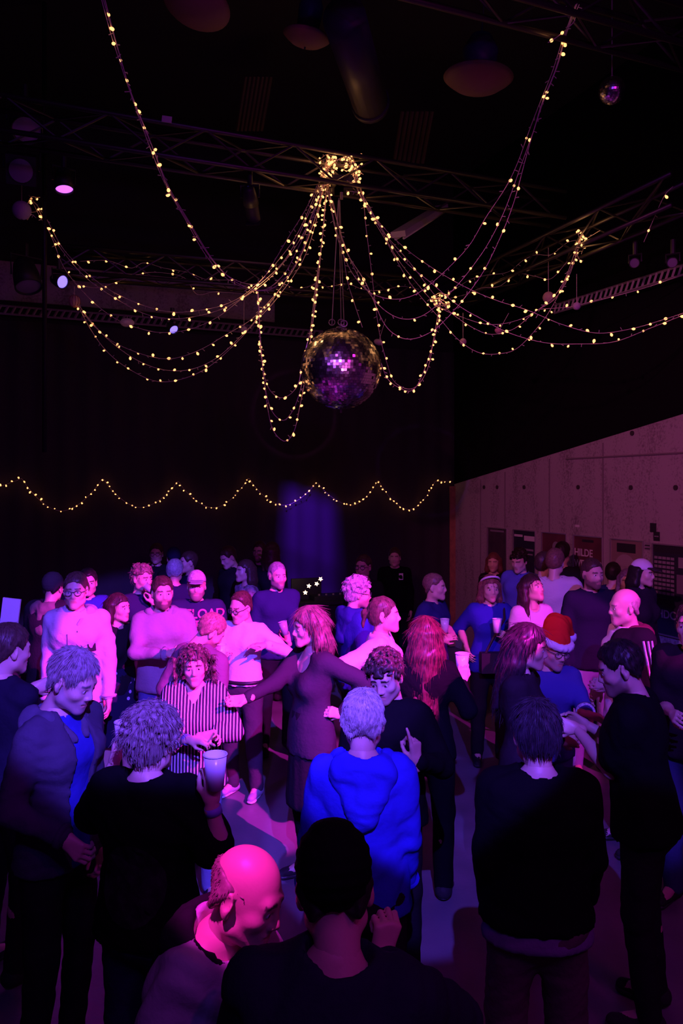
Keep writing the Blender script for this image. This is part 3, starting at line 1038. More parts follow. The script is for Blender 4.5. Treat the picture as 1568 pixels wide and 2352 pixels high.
def head_mesh(res, skin, lips=True, beard=None, brow=(.12, .07, .05), fem=False, seed=0, wide=1., beardfull=.0, nose=1., smile=False):
    f = Field((-.125, -.155, -.19), (.125, .145, .145), res)
    jw = .9 if fem else 1.
    f.ell((0, .012, .035), (.074 * wide, .095, .088), k=0)
    f.ell((0, -.028, -.018), (.061 * wide, .066, .083), k=.03)
    f.cone((-.042 * jw, -.012, -.068), (-.012, -.07, -.098), .030 * jw, .022 * jw, k=.025)
    f.cone((.042 * jw, -.012, -.068), (.012, -.07, -.098), .030 * jw, .022 * jw, k=.025)
    f.ell((0, -.078, -.100), (.021, .018, .017), k=.02)            # chin
    f.cone((-.034, -.077, .022), (.034, -.077, .022), .013, .013, k=.022)  # brow
    f.ell((-.040, -.058, -.028), (.023, .024, .02), k=.025)         # cheeks
    f.ell((.040, -.058, -.028), (.023, .024, .02), k=.025)
    for sx in (-1, 1):
        f.ell((sx * .031, -.103, .001), (.019, .019, .013), k=.014, mode='sub')
        f.ell((sx * .031, -.0745, 0), (.0155, .0150, .0125), k=.004)
        f.cone((sx * .018, -.090, .009), (sx * .044, -.081, .008), .0042, .004, k=.006)      # lid
    f.cone((0, -.088, .012), (0, -.107, -.029), .0075, .0118, k=.014)
    f.ell((-.0125, -.099, -.035), (.009, .010, .008), k=.008)
    f.ell((.0125, -.099, -.035), (.009, .010, .008), k=.008)
    cz = -.064
    f.ell((0, -.078, cz), (.030, .020, .024), k=.02)
    f.cone((-.019, -.0915, cz + .003), (.019, -.0915, cz + .003), .0058, .0058, k=.006)
    f.cone((-.016, -.0905, cz - .010), (.016, -.0905, cz - .010), .0068, .0068, k=.006)
    f.cone((-.026, -.0950, cz - .0035), (.026, -.0950, cz - .0035), .0026, .0026, k=.004, mode='sub')
    for sx in (-1, 1):                                              # ears
        R = Matrix.Rotation(sx * math.radians(22), 3, 'Z')
        f.ell((sx * .079 * wide, .014, -.004), (.010, .021, .034), R, k=.008)
        f.ell((sx * .087 * wide, .010, .002), (.008, .011, .019), R, k=.006, mode='sub')
        f.ell((sx * .077 * wide, .008, -.034), (.008, .011, .012), R, k=.008)
    f.cone((0, .018, -.05), (0, .034, -.175), .050 if not fem else .043, .052 if not fem else .044, k=.03)
    if beardfull:
        f.ell((0, -.055, -.090), (.052, .045, .045), k=.02)
    V, Fq = f.mesh()
    T = np.tile(np.array(skin, dtype=np.float32), (len(V), 1))
    x, y, z = V[:, 0], V[:, 1], V[:, 2]
    # lips, brows, beard have a colour of their own
    lip = (y < -.078) & ((x / .025) ** 2 + ((z - (cz - .004)) / .0115) ** 2 < 1)
    T[lip] = np.array(skin) * np.array((.80, .58, .60))
    bw = (np.abs(np.abs(x) - .031) < .020) & (y < -.068) & (np.abs(z - .0235 + .10 * (np.abs(x) - .03) ** 1) < .0055)
    if brow:
        T[bw] = brow
    if beard is not None:
        col, amt = beard
        zl = np.interp(y, [-.12, -.085, -.06, -.02, .0, .01], [-.042, -.044, -.052, -.028, .0, .0])
        bm = np.clip((zl - z) / .012, 0, 1) * np.clip((.012 - y) / .01, 0, 1) * np.clip((z + .155) / .02, 0, 1)
        bm[lip] = 0
        T += (np.array(col, dtype=np.float32) - T) * (bm * amt)[:, None]
    return V, Fq, T


HAIRLINE = {
    'short': ([-.12, -.09, -.066, -.052, -.03, .0, .035, .06, .09, .13], [.066, .062, .058, .018, -.005, .028, -.02, -.055, -.075, -.08]),
    'receding': ([-.12, -.09, -.066, -.045, -.025, .0, .035, .06, .09, .13], [.115, .098, .085, .065, .0, .028, -.02, -.055, -.075, -.08]),
    'full': ([-.12, -.09, -.066, -.052, -.03, .0, .035, .06, .09, .13], [.056, .052, .045, .0, -.03, -.035, -.06, -.085, -.1, -.1]),
}


def hair_mesh(style, res, rgb, seed=0, near=False, length=.3, thick=.014, strands=0, wide=1., part=0., slen=1.):
    r = np.random.RandomState(seed + 5)
    ext = .17 if style in ('curly', 'tousled') else .14
    zlo = -.14 if style not in ('long', 'curlylong') else -(length + .08)
    f = Field((-ext, -ext - .01, zlo), (ext, ext + .03, .19), res)
    T = thick
    line = HAIRLINE['receding' if style in ('receding', 'bald') else ('full' if style in ('long', 'tousled', 'curly', 'curlylong', 'ponytail') else 'short')]
    f.ell((0, .014, .037), ((.074 + T) * wide, .095 + T, .088 + T * 1.1), k=0)
    if style in ('short', 'receding', 'bald'):
        f.cone((-.06 * wide, .03, .0), (-.045, .06, -.05), .03, .022, k=.03)
        f.cone((.06 * wide, .03, .0), (.045, .06, -.05), .03, .022, k=.03)
    if style in ('tousled', 'full', 'curly', 'ponytail'):
        f.ell((0, .04, -.015), (.078, .075, .075), k=.03)
    if style == 'quiff':
        f.ell((0, -.05, .115), (.055, .05, .03), k=.03)
    if style in ('curly', 'curlylong', 'tousled'):
        n = 330 if near else 150
        for i in range(n):
            th = math.acos(1 - r.uniform(0, 1.25 if style != 'curlylong' else 1.75))
            ph = r.uniform(0, 2 * math.pi)
            e = (.084 + T, .104 + T, .096 + T)
            p = (e[0] * math.sin(th) * math.cos(ph), .014 + e[1] * math.sin(th) * math.sin(ph), .037 + e[2] * math.cos(th))
            if p[1] < -.05 and p[2] < .05:
                continue
            q = r.uniform(.008, .015)
            f.ell(p, (q, q, q), k=.006)
    if style == 'curlylong':
        for i in range(230 if near else 120):
            an = r.uniform(-.35, math.pi + .35)
            h_ = r.uniform(-length * .62, .06)
            rr = .095 + .05 * (1 - ((h_ + length * .2) / .25) ** 2) * .8
            p = (rr * math.cos(an) * 1.05, .01 + rr * math.sin(an) * .8, h_)
            q = r.uniform(.014, .026)
            f.ell(p, (q, q, q), k=.008)
    if style in ('long',):
        for i in range(9):
            an = math.radians(-8 + 196 * i / 8)
            x, y = .080 * math.cos(an), .025 + .083 * math.sin(an)
            L = length * (1 - .12 * abs(i - 4) / 4) * r.uniform(.93, 1.04)
            f.cone((x, y, .03), (x * 1.12, y * 1.06 + .01, -.10), .030, .032, k=.03)
            f.cone((x * 1.12, y * 1.06 + .01, -.10), (x * 1.0 + r.normal() * .008, y * .95 + .035, -L), .030, .017, k=.03)
    if style == 'ponytail':
        f.ell((0, .125, .02), (.03, .035, .03), k=.02)
        f.cone((0, .14, .01), (0, .155, -.10), .022, .010, k=.015)
    X, Y, Z = f.grid(f.full())
    zl = np.interp(Y, line[0], line[1]).astype(np.float32)
    cut = (zl - Z) * .75
    if style in ('long', 'curlylong'):
        # keep the face free, let the sides and back hang
        face = np.maximum(np.maximum(np.abs(X) - .062, Y - (-.012)), Z - (.058 - 6 * X * X))
        if part:
            face = np.maximum(np.maximum(np.abs(X - part * .0) - .058, Y - (-.018)), Z - .05)
        f.d = np.maximum(f.d, -face)
    elif style in ('curly', 'tousled'):
        face = np.maximum(np.maximum(np.abs(X) - .070, Y + .03), Z - .050)
        f.d = np.maximum(f.d, -face)
        f.d = np.maximum(f.d, (-.10 - Z) * .8)
        low = np.maximum(Y - .0, Z + .02)
        f.d = np.maximum(f.d, -low)
    else:
        f.d += np.clip(.026 - (Z - zl), 0, .03) * (.30 if T < .012 else .40)
        f.d = np.maximum(f.d, cut)
    if style == 'bald':
        top = np.interp(Y, [-.1, .0, .06, .1, .13], [.01, .035, .06, .06, .05]).astype(np.float32)
        f.d = np.maximum(f.d, (Z - top) * .8)
    # fine locks
    fr = 150. if near else 90.
    wv = np.sin(X * fr + 2.2 * np.sin(Z * 35 + seed)) * .5 + np.sin(Y * fr * .9 + 2. * np.sin(Z * 30 + X * 25)) * .5
    f.d += (np.abs(wv) * (.0055 if style != 'bald' else .002)).astype(np.float32)
    V, Fq = f.mesh()
    if strands and len(V):
        V, Fq = add_strands(V, Fq, strands, r, style, slen)
    return V, Fq


def add_strands(V, Fq, n, r, style, slen=1.):
    # tapered little locks lying on the hair surface, combed down and back
    fn = np.cross(V[Fq[:, 2]] - V[Fq[:, 0]], V[Fq[:, 3]] - V[Fq[:, 1]])
    vn = np.zeros_like(V)
    for k in range(4):
        np.add.at(vn, Fq[:, k], fn)
    vn /= np.linalg.norm(vn, axis=1, keepdims=True) + 1e-9
    pick = r.choice(len(V), n)
    vs, fs = [], []
    base = len(V)
    L = {'short': .020, 'receding': .018, 'tousled': .042, 'curly': .022, 'long': .09, 'curlylong': .045, 'bald': .010, 'full': .045}.get(style, .03) * slen
    for q in pick:
        p, nn = V[q], vn[q]
        if nn[2] < -.6 or (p[1] < -.07 and p[2] < .085 and style != 'curlylong'):
            continue
        g = np.array((p[0] * 3, (p[1] - .0) * 4 - .2, -1.0)) if style != 'long' else np.array((p[0] * 1., p[1] * 1. + .1 * (p[2] > .05), -1.0 - 2 * (p[2] < .02))) + r.normal(size=3) * (.10 if style == 'long' else .30 if style not in ('tousled', 'curly', 'curlylong') else .9)
        t = g - nn * (g @ nn)
        t /= np.linalg.norm(t) + 1e-9
        sd = np.cross(nn, t)
        ln = L * r.uniform(.6, 1.3)
        wdt = r.uniform(.0009, .0018)
        lift = r.uniform(.0003, .0018) + (.006 if style in ('tousled', 'curly', 'curlylong') else 0.)
        pts = [p - nn * .001, p + t * ln * .5 + nn * lift, p + t * ln - nn * .001 + nn * lift * r.uniform(0, 1.4)]
        b = base + len(vs)
        for i, c in enumerate(pts):
            ww = wdt * (1, .9, .15)[i]
            vs += [c - sd * ww, c + nn * ww * 1.2, c + sd * ww]
        for i in range(2):
            a = b + 3 * i
            fs += [(a, a + 1, a + 4, a + 3), (a + 1, a + 2, a + 5, a + 4), (a + 2, a, a + 3, a + 5)]
    if not vs:
        return V, Fq
    return np.concatenate([V, np.array(vs, dtype=np.float32)]), np.concatenate([Fq, np.array(fs, dtype=np.int32)])


def hand_mesh(wr, d, palm, side, curl, res, s=1., point=False, spread=.0):
    """hand from the wrist along d; palm = palm normal; side = thumb side (unit vectors)"""
    d, palm, side = (np.array(v, dtype=float) for v in (d, palm, side))
    d /= np.linalg.norm(d)
    palm = palm - d * (palm @ d); palm /= np.linalg.norm(palm)
    side = side - d * (side @ d) - palm * (side @ palm); side /= np.linalg.norm(side)
    L = .22 * s
    f = Field(wr - L, wr + L, res)
    w = np.array(wr, dtype=float)
    f.cone(w - d * .03, w + d * .015, .027 * s, .025 * s, k=.012)
    kn = []
    for i, o in enumerate((.031, .011, -.010, -.029)):
        k_ = w + d * ((.088, .092, .088, .080)[i] * s) + side * (o * s)
        kn.append(k_)
        f.cone(w + d * .012 * s + side * (o * .55 * s), k_, .0155 * s, .0115 * s, k=.014)
    f.ell(w + d * .045 * s + palm * .008 * s, (.034 * s, .034 * s, .034 * s), k=.015) if False else None
    seg = ((.042, .026, .021), (.047, .029, .022), (.043, .027, .021), (.034, .021, .018))
    for i in range(4):
        c = curl if not (point and i == 0) else .08
        c = c * (1 + .05 * i)
        a = 0.
        p = kn[i]
        dr = d + side * (spread * (1.2, .4, -.4, -1.2)[i])
        dr /= np.linalg.norm(dr)
        for j, bend in enumerate((.95, 1.15, .75)):
            a += bend * c * 1.35
            q = p + (dr * math.cos(a) + palm * math.sin(a)) * seg[i][j] * s
            f.cone(p, q, (.0098, .0088, .0078)[j] * s, (.0088, .0078, .0068)[j] * s, k=.003)
            p = q
    b0 = w + d * .022 * s + side * .022 * s + palm * .006 * s
    t1 = d * .62 + side * (.75 - .35 * curl) + palm * (.25 + .5 * curl)
    t1 /= np.linalg.norm(t1)
    b1 = b0 + t1 * .042 * s
    t2 = d * (.9 - .2 * curl) + side * (.35 - .7 * curl) + palm * (.25 + .5 * curl)
    t2 /= np.linalg.norm(t2)
    b2 = b1 + t2 * .032 * s
    b3 = b2 + (t2 * .8 - side * .25 * curl + palm * .1) * .026 * s
    f.cone(b0, b1, .016 * s, .012 * s, k=.014)
    f.cone(b1, b2, .0112 * s, .0098 * s, k=.004)
    f.cone(b2, b3, .0098 * s, .0078 * s, k=.003)
    return f.mesh()


PEOPLE = []


def person(label, px, Z, yaw=0, head=(0, 0, 0), lean=(0, 0), skin=SKIN, fem=False, build=1., hair=None, beard=None, beardfull=0,
           top=None, inner=None, bottom=None, shoes=(.03, .03, .03), arms=None, glasses=None, hat=None, eyes=None, seed=None,
           legs=None, hs=1., hood=None, skirt=None, zc=None, extra=None, widehead=1., headdrop=0., belly=0.):
    """one figure: body mesh as root, clothes / hair / hat / glasses / shoes as its children"""
    seed = seed if seed is not None else len(PEOPLE) * 7 + 3
    hw = P(px[0], px[1], Z)
    YR = Matrix.Rotation(math.radians(yaw), 3, 'Z')
    LR = Matrix.Rotation(math.radians(lean[0]), 3, 'X') @ Matrix.Rotation(math.radians(lean[1]), 3, 'Y')
    piv = Vector((0, 0, .95))

    def Us(p):
        return piv + LR @ (Vector(p) - piv)
    hstd = Us((0, -.015 - .0012 * head[1], 1.625 - headdrop))
    sc = hw.z / hstd.z
    U = lambda p: nv(Us(p) * sc)
    S = lambda p: nv(Vector(p) * sc)
    hl = hstd * sc
    root_xy = hw - YR @ Vector((hl.x, hl.y, 0))
    rootloc = Vector((root_xy.x, root_xy.y, 0))

    def loc(wp):
        return nv(YR.transposed() @ (Vector(wp) - rootloc))

    near = Z < 4.6
    rb = min(.027, max(.012, Z * .0037))
    rh = min(.012, max(.0054, Z * .00165))
    rhand = min(.009, max(.0048, Z * .0014))
    shw = (.140 if fem else .160) * (.5 + .5 * build)
    ax = nv(LR @ Vector((0, 1, 0)))
    b = build
    # ---- arms by two-bone IK
    A = {}
    arms = arms or {}
    for side, sx in (('l', 1), ('r', -1)):
        sp = arms.get(side, {})
        sh = U((sx * shw, .012, 1.425))
        l1, l2 = .285 * sc, .255 * sc
        if 'px' in sp:
            t = loc(P(sp['px'][0], sp['px'][1], Z + sp['px'][2]))
        elif 'at' in sp:
            t = U(sp['at'])
        else:
            t = U((sx * (shw + .055), -.05, .90))
        v = t - sh
        dist = float(np.linalg.norm(v))
        mx = (l1 + l2) * .985
        if dist > mx:
            t = sh + v / dist * mx; dist = mx
        dist = max(dist, .1)
        v = (t - sh) / np.linalg.norm(t - sh)
        a_ = (l1 * l1 - l2 * l2 + dist * dist) / (2 * dist)
        hgt = math.sqrt(max(l1 * l1 - a_ * a_, 1e-6))
        hint = np.array(sp.get('pole', (sx * .35, .6, -.8)), dtype=float)
        hint = hint - v * (hint @ v)
        hint /= np.linalg.norm(hint) + 1e-9
        el = sh + v * a_ + hint * hgt
        A[side] = (sh, el.astype(np.float32), t, sp, sx)
    # ---- legs
    L = {}
    legs = legs or {}
    for side, sx in (('l', 1), ('r', -1)):
        dx, dy = legs.get(side, (0, 0))
        hip = S((sx * .088 * (.6 + .4 * b), .0, .92))
        ank = S((sx * .115 + dx, .03 + dy, .085))
        kn = (hip + ank) / 2 + S((sx * .012, -.035, .02))
        L[side] = (hip, kn, ank, sx)
    HR = LR @ rot3(*head)
    HRn = np.array(HR)
    hc = nv(hl)
    hsz = hs * (1 if not fem else .97) * (.5 + .5 * sc)
    nk0 = U((0, .02, 1.43))
    nk1 = hc + HRn @ np.array((0, .03, -.13)) * hsz

    def torso(f, o, fem_=fem, hem=None, k=.05, chest=True):
        """o = offset outward"""
        wz = .150 * b + o + belly * .6
        f.cone(U((0, -belly * .4, .95)), U((0, -belly, 1.10)), .150 * b + o + (.012 if fem_ else 0), (.118 if fem_ else .134) * b + o + belly, k=k, flat=(ax, .70))
        f.cone(U((0, -belly, 1.10)), U((0, .0, 1.30)), (.118 if fem_ else .134) * b + o + belly, (.136 if fem_ else .154) * b + o, k=k, flat=(ax, .68))
        f.cone(U((-shw * .8, .012, 1.405)), U((shw * .8, .012, 1.405)), .056 + o * .8, .056 + o * .8, k=k)
        f.cone(U((0, .02, 1.46)), U((-shw * .7, .015, 1.425)), .052 + o * .7, .042 + o * .8, k=k)
        f.cone(U((0, .02, 1.46)), U((shw * .7, .015, 1.425)), .052 + o * .7, .042 + o * .8, k=k)
        f.ell(U((0, .03, 1.33)), (.15 * b + o, .085 + o, .12 + o), k=k)
        if fem_ and chest:
            for sx in (-1, 1):
                f.ell(U((sx * .068, -.070, 1.262)), (.056 + o, .050 + o, .056 + o), k=.055)
        elif chest:
            f.cone(U((-.075, -.045, 1.33)), U((.075, -.045, 1.33)), .072 + o, .072 + o, k=k)

    def bounds(pts, m):
        q = np.array(pts)
        return q.min(0) - m, q.max(0) + m

    # ---- body (skin)
    pts = [hc, nk0] + [p for v in A.values() for p in v[:3]] + [p for v in L.values() for p in v[:3]] + [S((0, -.2, 0)), S((0, .1, 0)), U((.2, 0, 1.2)), U((-.2, 0, 1.2)), U((0, -.2, 1.2)), U((0, .2, 1.2))]
    lo, hi = bounds(pts, .12)
    lo[2] = -.02
    f = Field(lo, hi, max(rb, .014))
    torso(f, -.012)
    f.cone(nk0, nk1, .054 if not fem else .045, .050 if not fem else .042, k=.04)
    for sh, el, t, sp, sx in A.values():
        f.cone(sh, el, .044 * (.4 + .6 * b), .037, k=.03)
        f.cone(el, t, .037 * (.5 + .5 * b), .0255, k=.012)
        f.cone(el * .7 + t * .3, el * .55 + t * .45, .037, .034, k=.02)
    for hip, kn, ank, sx in L.values():
        f.cone(hip, kn, .080 * (.4 + .6 * b), .052, k=.05)
        f.cone(kn, ank, .052, .034, k=.02)
        f.cone(kn * .65 + ank * .35 + S((0, .02, 0)), kn * .4 + ank * .6, .048, .038, k=.03)
        f.cone(ank, ank + S((sx * .02, -.13, -.045)), .034, .03, k=.02)
    bv, bf = f.mesh()
    hv, hf, ht = head_mesh(rh, skin, beard=beard, fem=fem, seed=seed, wide=widehead, beardfull=beardfull, brow=tuple(c * .7 for c in (hair or {}).get('rgb', (.12, .08, .06))) )
    hv = (hv * hsz) @ HRn.T.astype(np.float32) + hc
    parts = [(bv, bf, skin), (hv, hf, ht)]
    hands = {}
    for key, (sh, el, t, sp, sx) in A.items():
        d = (t - el) / np.linalg.norm(t - el)
        if 'dir' in sp:
            d2 = np.array(YR.transposed() @ Vector(sp['dir']))
            d = d2 / np.linalg.norm(d2)
        palm = sp.get('palm')
        palm = np.array(YR.transposed() @ Vector(palm)) if palm is not None else np.array((-sx * .9, -.1, -.25))
        if abs(palm @ d) > .92:
            palm = np.array((0., -1., -.2))
        side = np.cross(d, palm) * (1 if sx > 0 else -1)
        if 'thumb' in sp:
            side = np.array(YR.transposed() @ Vector(sp['thumb']))
        v_, f_ = hand_mesh(t, d, palm, side, sp.get('curl', .35), rhand, .95 * (.94 if fem else 1.) * sc ** .5, sp.get('point', False), sp.get('spread', .08))
        parts.append((v_, f_, skin))
        hands[key] = (t, d)
    V, Fq, T = joinm(parts)
    body = obj('person', mesh_np('person', V, Fq, True, T), M_skin, None, rootloc, (0, 0, math.radians(yaw)))
    tag(body, label, 'person', 'people at the party')
    PEOPLE.append(body)

    def child(name, V, Fq, m, parent=None):
        if len(V) == 0:
            return None
        return obj(name, mesh_np(name, V, Fq, True), m, parent or body)

    # ---- trousers
    if bottom:
        o = bottom.get('loose', .016)
        f = Field(*bounds([v for q in L.values() for v in q[:3]] + [S((.2, .16, 1.02)), S((-.2, -.16, .0))], .10), rb)
        f.cone(S((0, .0, .93)), U((0, 0, 1.02)), .146 * b + o * .6, .136 * b + o * .6 + belly * .4, k=.04, flat=((0, 1, 0), .72))
        f.ell(S((0, .05, .90)), (.14 * b + o * .5, .10, .10), k=.04)
        for hip, kn, ank, sx in L.values():
            f.cone(hip, kn, .084 * (.4 + .6 * b) + o * .7, .056 + o, k=.045)
            f.cone(kn, ank, .056 + o, .042 + o * bottom.get('flare', 1.), k=.02)
            if bottom.get('short'):
                pass
        f.folds(.0045, seed, 26, (1, 1, .8))
        X, Y, Zg = f.grid(f.full())
        f.d = np.maximum(f.d, Zg - 1.02 * sc)
        f.d = np.maximum(f.d, .035 - Zg)
        if bottom.get('cut'):
            f.d = np.maximum(f.d, bottom['cut'] * sc - Zg)
        v_, f_ = f.mesh()
        child('trousers', v_, f_, fabric(bottom['rgb'], bottom.get('kind'), bottom.get('rgb2'), bottom.get('scale', 10)))
        if bottom.get('belt'):
            pts_ = [tuple(nv(Vector((math.cos(u) * (.160 * b + o) * sc, math.sin(u) * (.117 * b + o) * sc, 1.0 * sc)))) for u in np.linspace(0, 2 * math.pi, 29)[:-1]]
            MB().path(pts_, .017, 6, closed=True).build('belt', mat('belt_black', (.02, .02, .02), .4), body, smooth=True)
    if skirt:
        f = Field(*bounds([S((.3, .3, 1.05)), S((-.3, -.3, skirt['hem']))], .06), rb)
        f.cone(U((0, 0, 1.05)), S((0, 0, skirt['hem'] + .05)), .150 * b, skirt.get('w', .21), k=.03, flat=((0, 1, 0), .8))
        f.folds(.008, seed, 20, (1, 1, .25))
        X, Y, Zg = f.grid(f.full())
        f.d = np.maximum(f.d, skirt['hem'] * sc - Zg)
        child('skirt', *f.mesh(), fabric(skirt['rgb'], skirt.get('kind'), skirt.get('rgb2'), skirt.get('scale', 10)))

    # ---- upper garments
    def garment(name, g, o, sd):
        sl = g.get('sleeve', 'long')
        pts_ = [U((.24, .2, 1.5)), U((-.24, -.22, .85)), nk0]
        for sh, el, t, sp, sx in A.values():
            pts_ += [sh, el] + ([t] if sl == 'long' else [])
        f = Field(*bounds(pts_, .12), rb)
        torso(f, o)
        hem = g.get('hem', .87)
        f.cone(U((0, 0, 1.0)), U((0, 0, hem + .02)), .158 * b + o + belly * .5, .176 * b + o + belly * .3 + g.get('flare', 0), k=.04, flat=(ax, .72))
        for key, (sh, el, t, sp, sx) in A.items():
            so = o * g.get('slv', 1.)
            if sl == 'long':
                f.cone(sh, el, .048 * (.4 + .6 * b) + so * .7, .041 + so * .75, k=.03)
                f.cone(el, el * .06 + t * .94, .041 + so * .75, .029 + so * .5, k=.015)
            elif sl == 'elbow':
                f.cone(sh, el * 1.1 - sh * .1, .053 + so, .049 + so, k=.04)
            elif sl == 'half':
                f.cone(sh, el * .72 + sh * .28, .053 * (.4 + .6 * b) + so, .058 + so, k=.04)
            elif sl == 'rolled':
                f.cone(sh, el, .053 + so, .046 + so, k=.04)
                f.cone(el, el * .6 + t * .4, .046 + so, .044 + so, k=.02)
        if g.get('collar'):
            for i in range(14):
                u0, u1 = (2 * math.pi * (i + q_) / 14 for q_ in (0, 1))
                c_ = lambda u: U((.066 * math.sin(u), .022 + .062 * math.cos(u), 1.475 + .022 * math.cos(u)))
                if abs(math.sin(u0 / 2)) > .965 and g['collar'] != 'closed':
                    continue
                f.cone(c_(u0), c_(u1), .016, .016, k=.006)
        f.folds(g.get('fold', .0065) * (.9 if near else 1.0), sd, g.get('freq', 30 if near else 24), (1, 1, .75))
        X, Y, Zg = f.grid(f.full())
        # hem plane in the leaning frame
        n_ = nv(LR @ Vector((0, 0, 1))); p_ = U((0, 0, hem))
        f.d = np.maximum(f.d, -((X - p_[0]) * n_[0] + (Y - p_[1]) * n_[1] + (Zg - p_[2]) * n_[2]))
        # sleeve ends and neck opening
        f.cone(nk0 + (nk1 - nk0) * .55, nk0 + (nk1 - nk0) * 1.7, g.get('neckr', .060), g.get('neckr', .060) + .03, k=.008, mode='sub')
        if g.get('vneck'):
            f.cone(U((0, -.10, 1.47)), U((0, -.17, 1.47 - g['vneck'])), .05 * g.get('vw', 1.), .012, k=.008, mode='sub')
        if g.get('scoop'):
            f.ell(U((0, -.11, 1.44)), (g['scoop'], .11, .10), k=.01, mode='sub')
        if g.get('open'):
            w_ = g['open']
            dx_ = nv(LR @ Vector((1, 0, 0)))
            c0 = U((0, 0, 1.2))
            lx = (X - c0[0]) * dx_[0] + (Y - c0[1]) * dx_[1] + (Zg - c0[2]) * dx_[2]
            ly = (X - c0[0]) * ax[0] + (Y - c0[1]) * ax[1] + (Zg - c0[2]) * ax[2]
            f.d = np.maximum(f.d, -np.maximum(np.abs(lx) - w_, ly + .02))
        m = fabric(g['rgb'], g.get('kind'), g.get('rgb2'), g.get('scale', 10), g.get('rough', .85))
        ch = child(name, *f.mesh(), m)
        return ch
    if inner:
        garment(inner.get('name', 'tee'), inner, inner.get('loose', .006), seed + 40)
    tc = None
    if top:
        tc = garment(top.get('name', 'shirt'), top, top.get('loose', .014), seed + 9)
        if top.get('cuffs'):
            for key, (sh, el, t, sp, sx) in A.items():
                MB().tube(Vector(el * .08 + t * .92), Vector(el * .0 + t * 1.0), .040 + top.get('loose', .014) * .6, .036 + top.get('loose', .014) * .5, 14).build('cuff', fabric(top['rgb']), body, smooth=True)
    if hood:
        o = hood.get('o', .0)
        f = Field(*bounds([U((.18, .24, 1.62)), U((-.18, -.14, 1.26))], .05), min(rb, .013))
        if hood.get('up'):
            f.ell(hc + HRn @ np.array((0, .02, .03)) * hsz, (.105, .125, .13), HRn, k=0)
        else:
            f.cone(U((-.095, .0, 1.475)), U((-.06, .085, 1.47)), .036, .045, k=.03)
            f.cone(U((.095, .0, 1.475)), U((.06, .085, 1.47)), .036, .045, k=.03)
            f.cone(U((-.06, .085, 1.47)), U((.06, .085, 1.47)), .048, .048, k=.03)
            f.cone(U((-.095, .09, 1.44)), U((-.02, .125, 1.27)), .042, .036, k=.05)
            f.cone(U((.095, .09, 1.44)), U((.02, .125, 1.27)), .042, .036, k=.05)
            f.cone(U((0, .11, 1.44)), U((0, .12, 1.29)), .05, .045, k=.05)
            f.cone(U((-.095, .0, 1.475)), U((-.035, -.095, 1.40)), .034, .018, k=.03)
            f.cone(U((.095, .0, 1.475)), U((.035, -.095, 1.40)), .034, .018, k=.03)
            f.cone(U((0, .055, 1.50)), U((0, .085, 1.42)), .052, .03, k=.02, mode='sub')
        f.folds(.006, seed + 3, 30)
        if not hood.get('up'):
            f.cone(nk0 + (nk1 - nk0) * .2, nk0 + (nk1 - nk0) * 1.6, .060, .085, k=.008, mode='sub')
        child('hood', *f.mesh(), fabric(hood['rgb']))
    # ---- shoes
    for hip, kn, ank, sx in L.values():
        c_ = ank
        f = Field(*bounds([c_ + S((.08, .09, .06)), c_ + S((-.08, -.24, -.09))], .03), max(rb * .8, .011))
        f.cone(c_ + S((0, .03, -.03)), c_ + S((sx * .03, -.15, -.05)), .045, .036, k=.02)
        f.cone(c_ + S((0, .0, .0)), c_ + S((0, .01, -.03)), .045, .05, k=.03)
        X, Y, Zg = f.grid(f.full())
        f.d = np.maximum(f.d, .022 - Zg)
        v_, f_ = f.mesh()
        so = child('shoe', v_, f_, fabric(shoes, rough=.5))
        f = Field(*bounds([c_ + S((.08, .09, .0)), c_ + S((-.08, -.24, -.09))], .03), max(rb * .8, .010))
        f.cone(c_ + S((0, .03, -.03)), c_ + S((sx * .03, -.15, -.05)), .050, .042, k=.02)
        X, Y, Zg = f.grid(f.full())
        f.d = np.maximum(np.maximum(f.d, Zg - .034), .004 - Zg)
        v_, f_ = f.mesh()
        if len(v_):
            obj('sole', mesh_np('sole', v_, f_, True), M_sole if sum(shoes) > .2 else M_blackmetal, so)
    # ---- head dress
    HM = Matrix.Translation(Vector(hc)) @ HR.to_4x4() @ Matrix.Scale(hsz, 4)

    def onhead(v):
        return (v * hsz) @ HRn.T.astype(np.float32) + hc
    if hair:
        hh = dict(hair)
        if hat and hat['kind'] != 'headband':
            hh['thick'] = .003
            hh['strands'] = 0
        rgb = hh.pop('rgb')
        v_, f_ = hair_mesh(hh.pop('style'), max(rh, .0058), rgb, seed, near, strands=hh.pop('strands', 900 if near else (350 if Z < 7.5 else 0)), wide=widehead, **hh)
        if len(v_):
            child('hair', onhead(v_), f_, hairmat(rgb))
    show_eyes = eyes if eyes is not None else (Z < 8)
    if show_eyes:
        for sx in (-1, 1):
            m = MB()
            Mx = Matrix.Translation((sx * .031, -.0795, 0)) @ Matrix.Rotation(math.pi / 2, 4, 'X')
            m.lathe([(.0006, .0119)] + [(.0119 * math.sin(u), .0119 * math.cos(u)) for u in np.linspace(.2, 2.2, 8)], HM @ Mx, 14)
            e_ = m.build('eye', M_eye, body, smooth=True)
            m = MB()
            Mx = Matrix.Translation((sx * .031, -.0800, 0)) @ Matrix.Rotation(math.pi / 2, 4, 'X')
            m.lathe([(.0006, .0121)] + [(.0121 * math.sin(u), .0121 * math.cos(u)) for u in np.linspace(.1, .52, 4)], HM @ Mx, 12)
            m.build('iris', M_iris, e_, smooth=True)
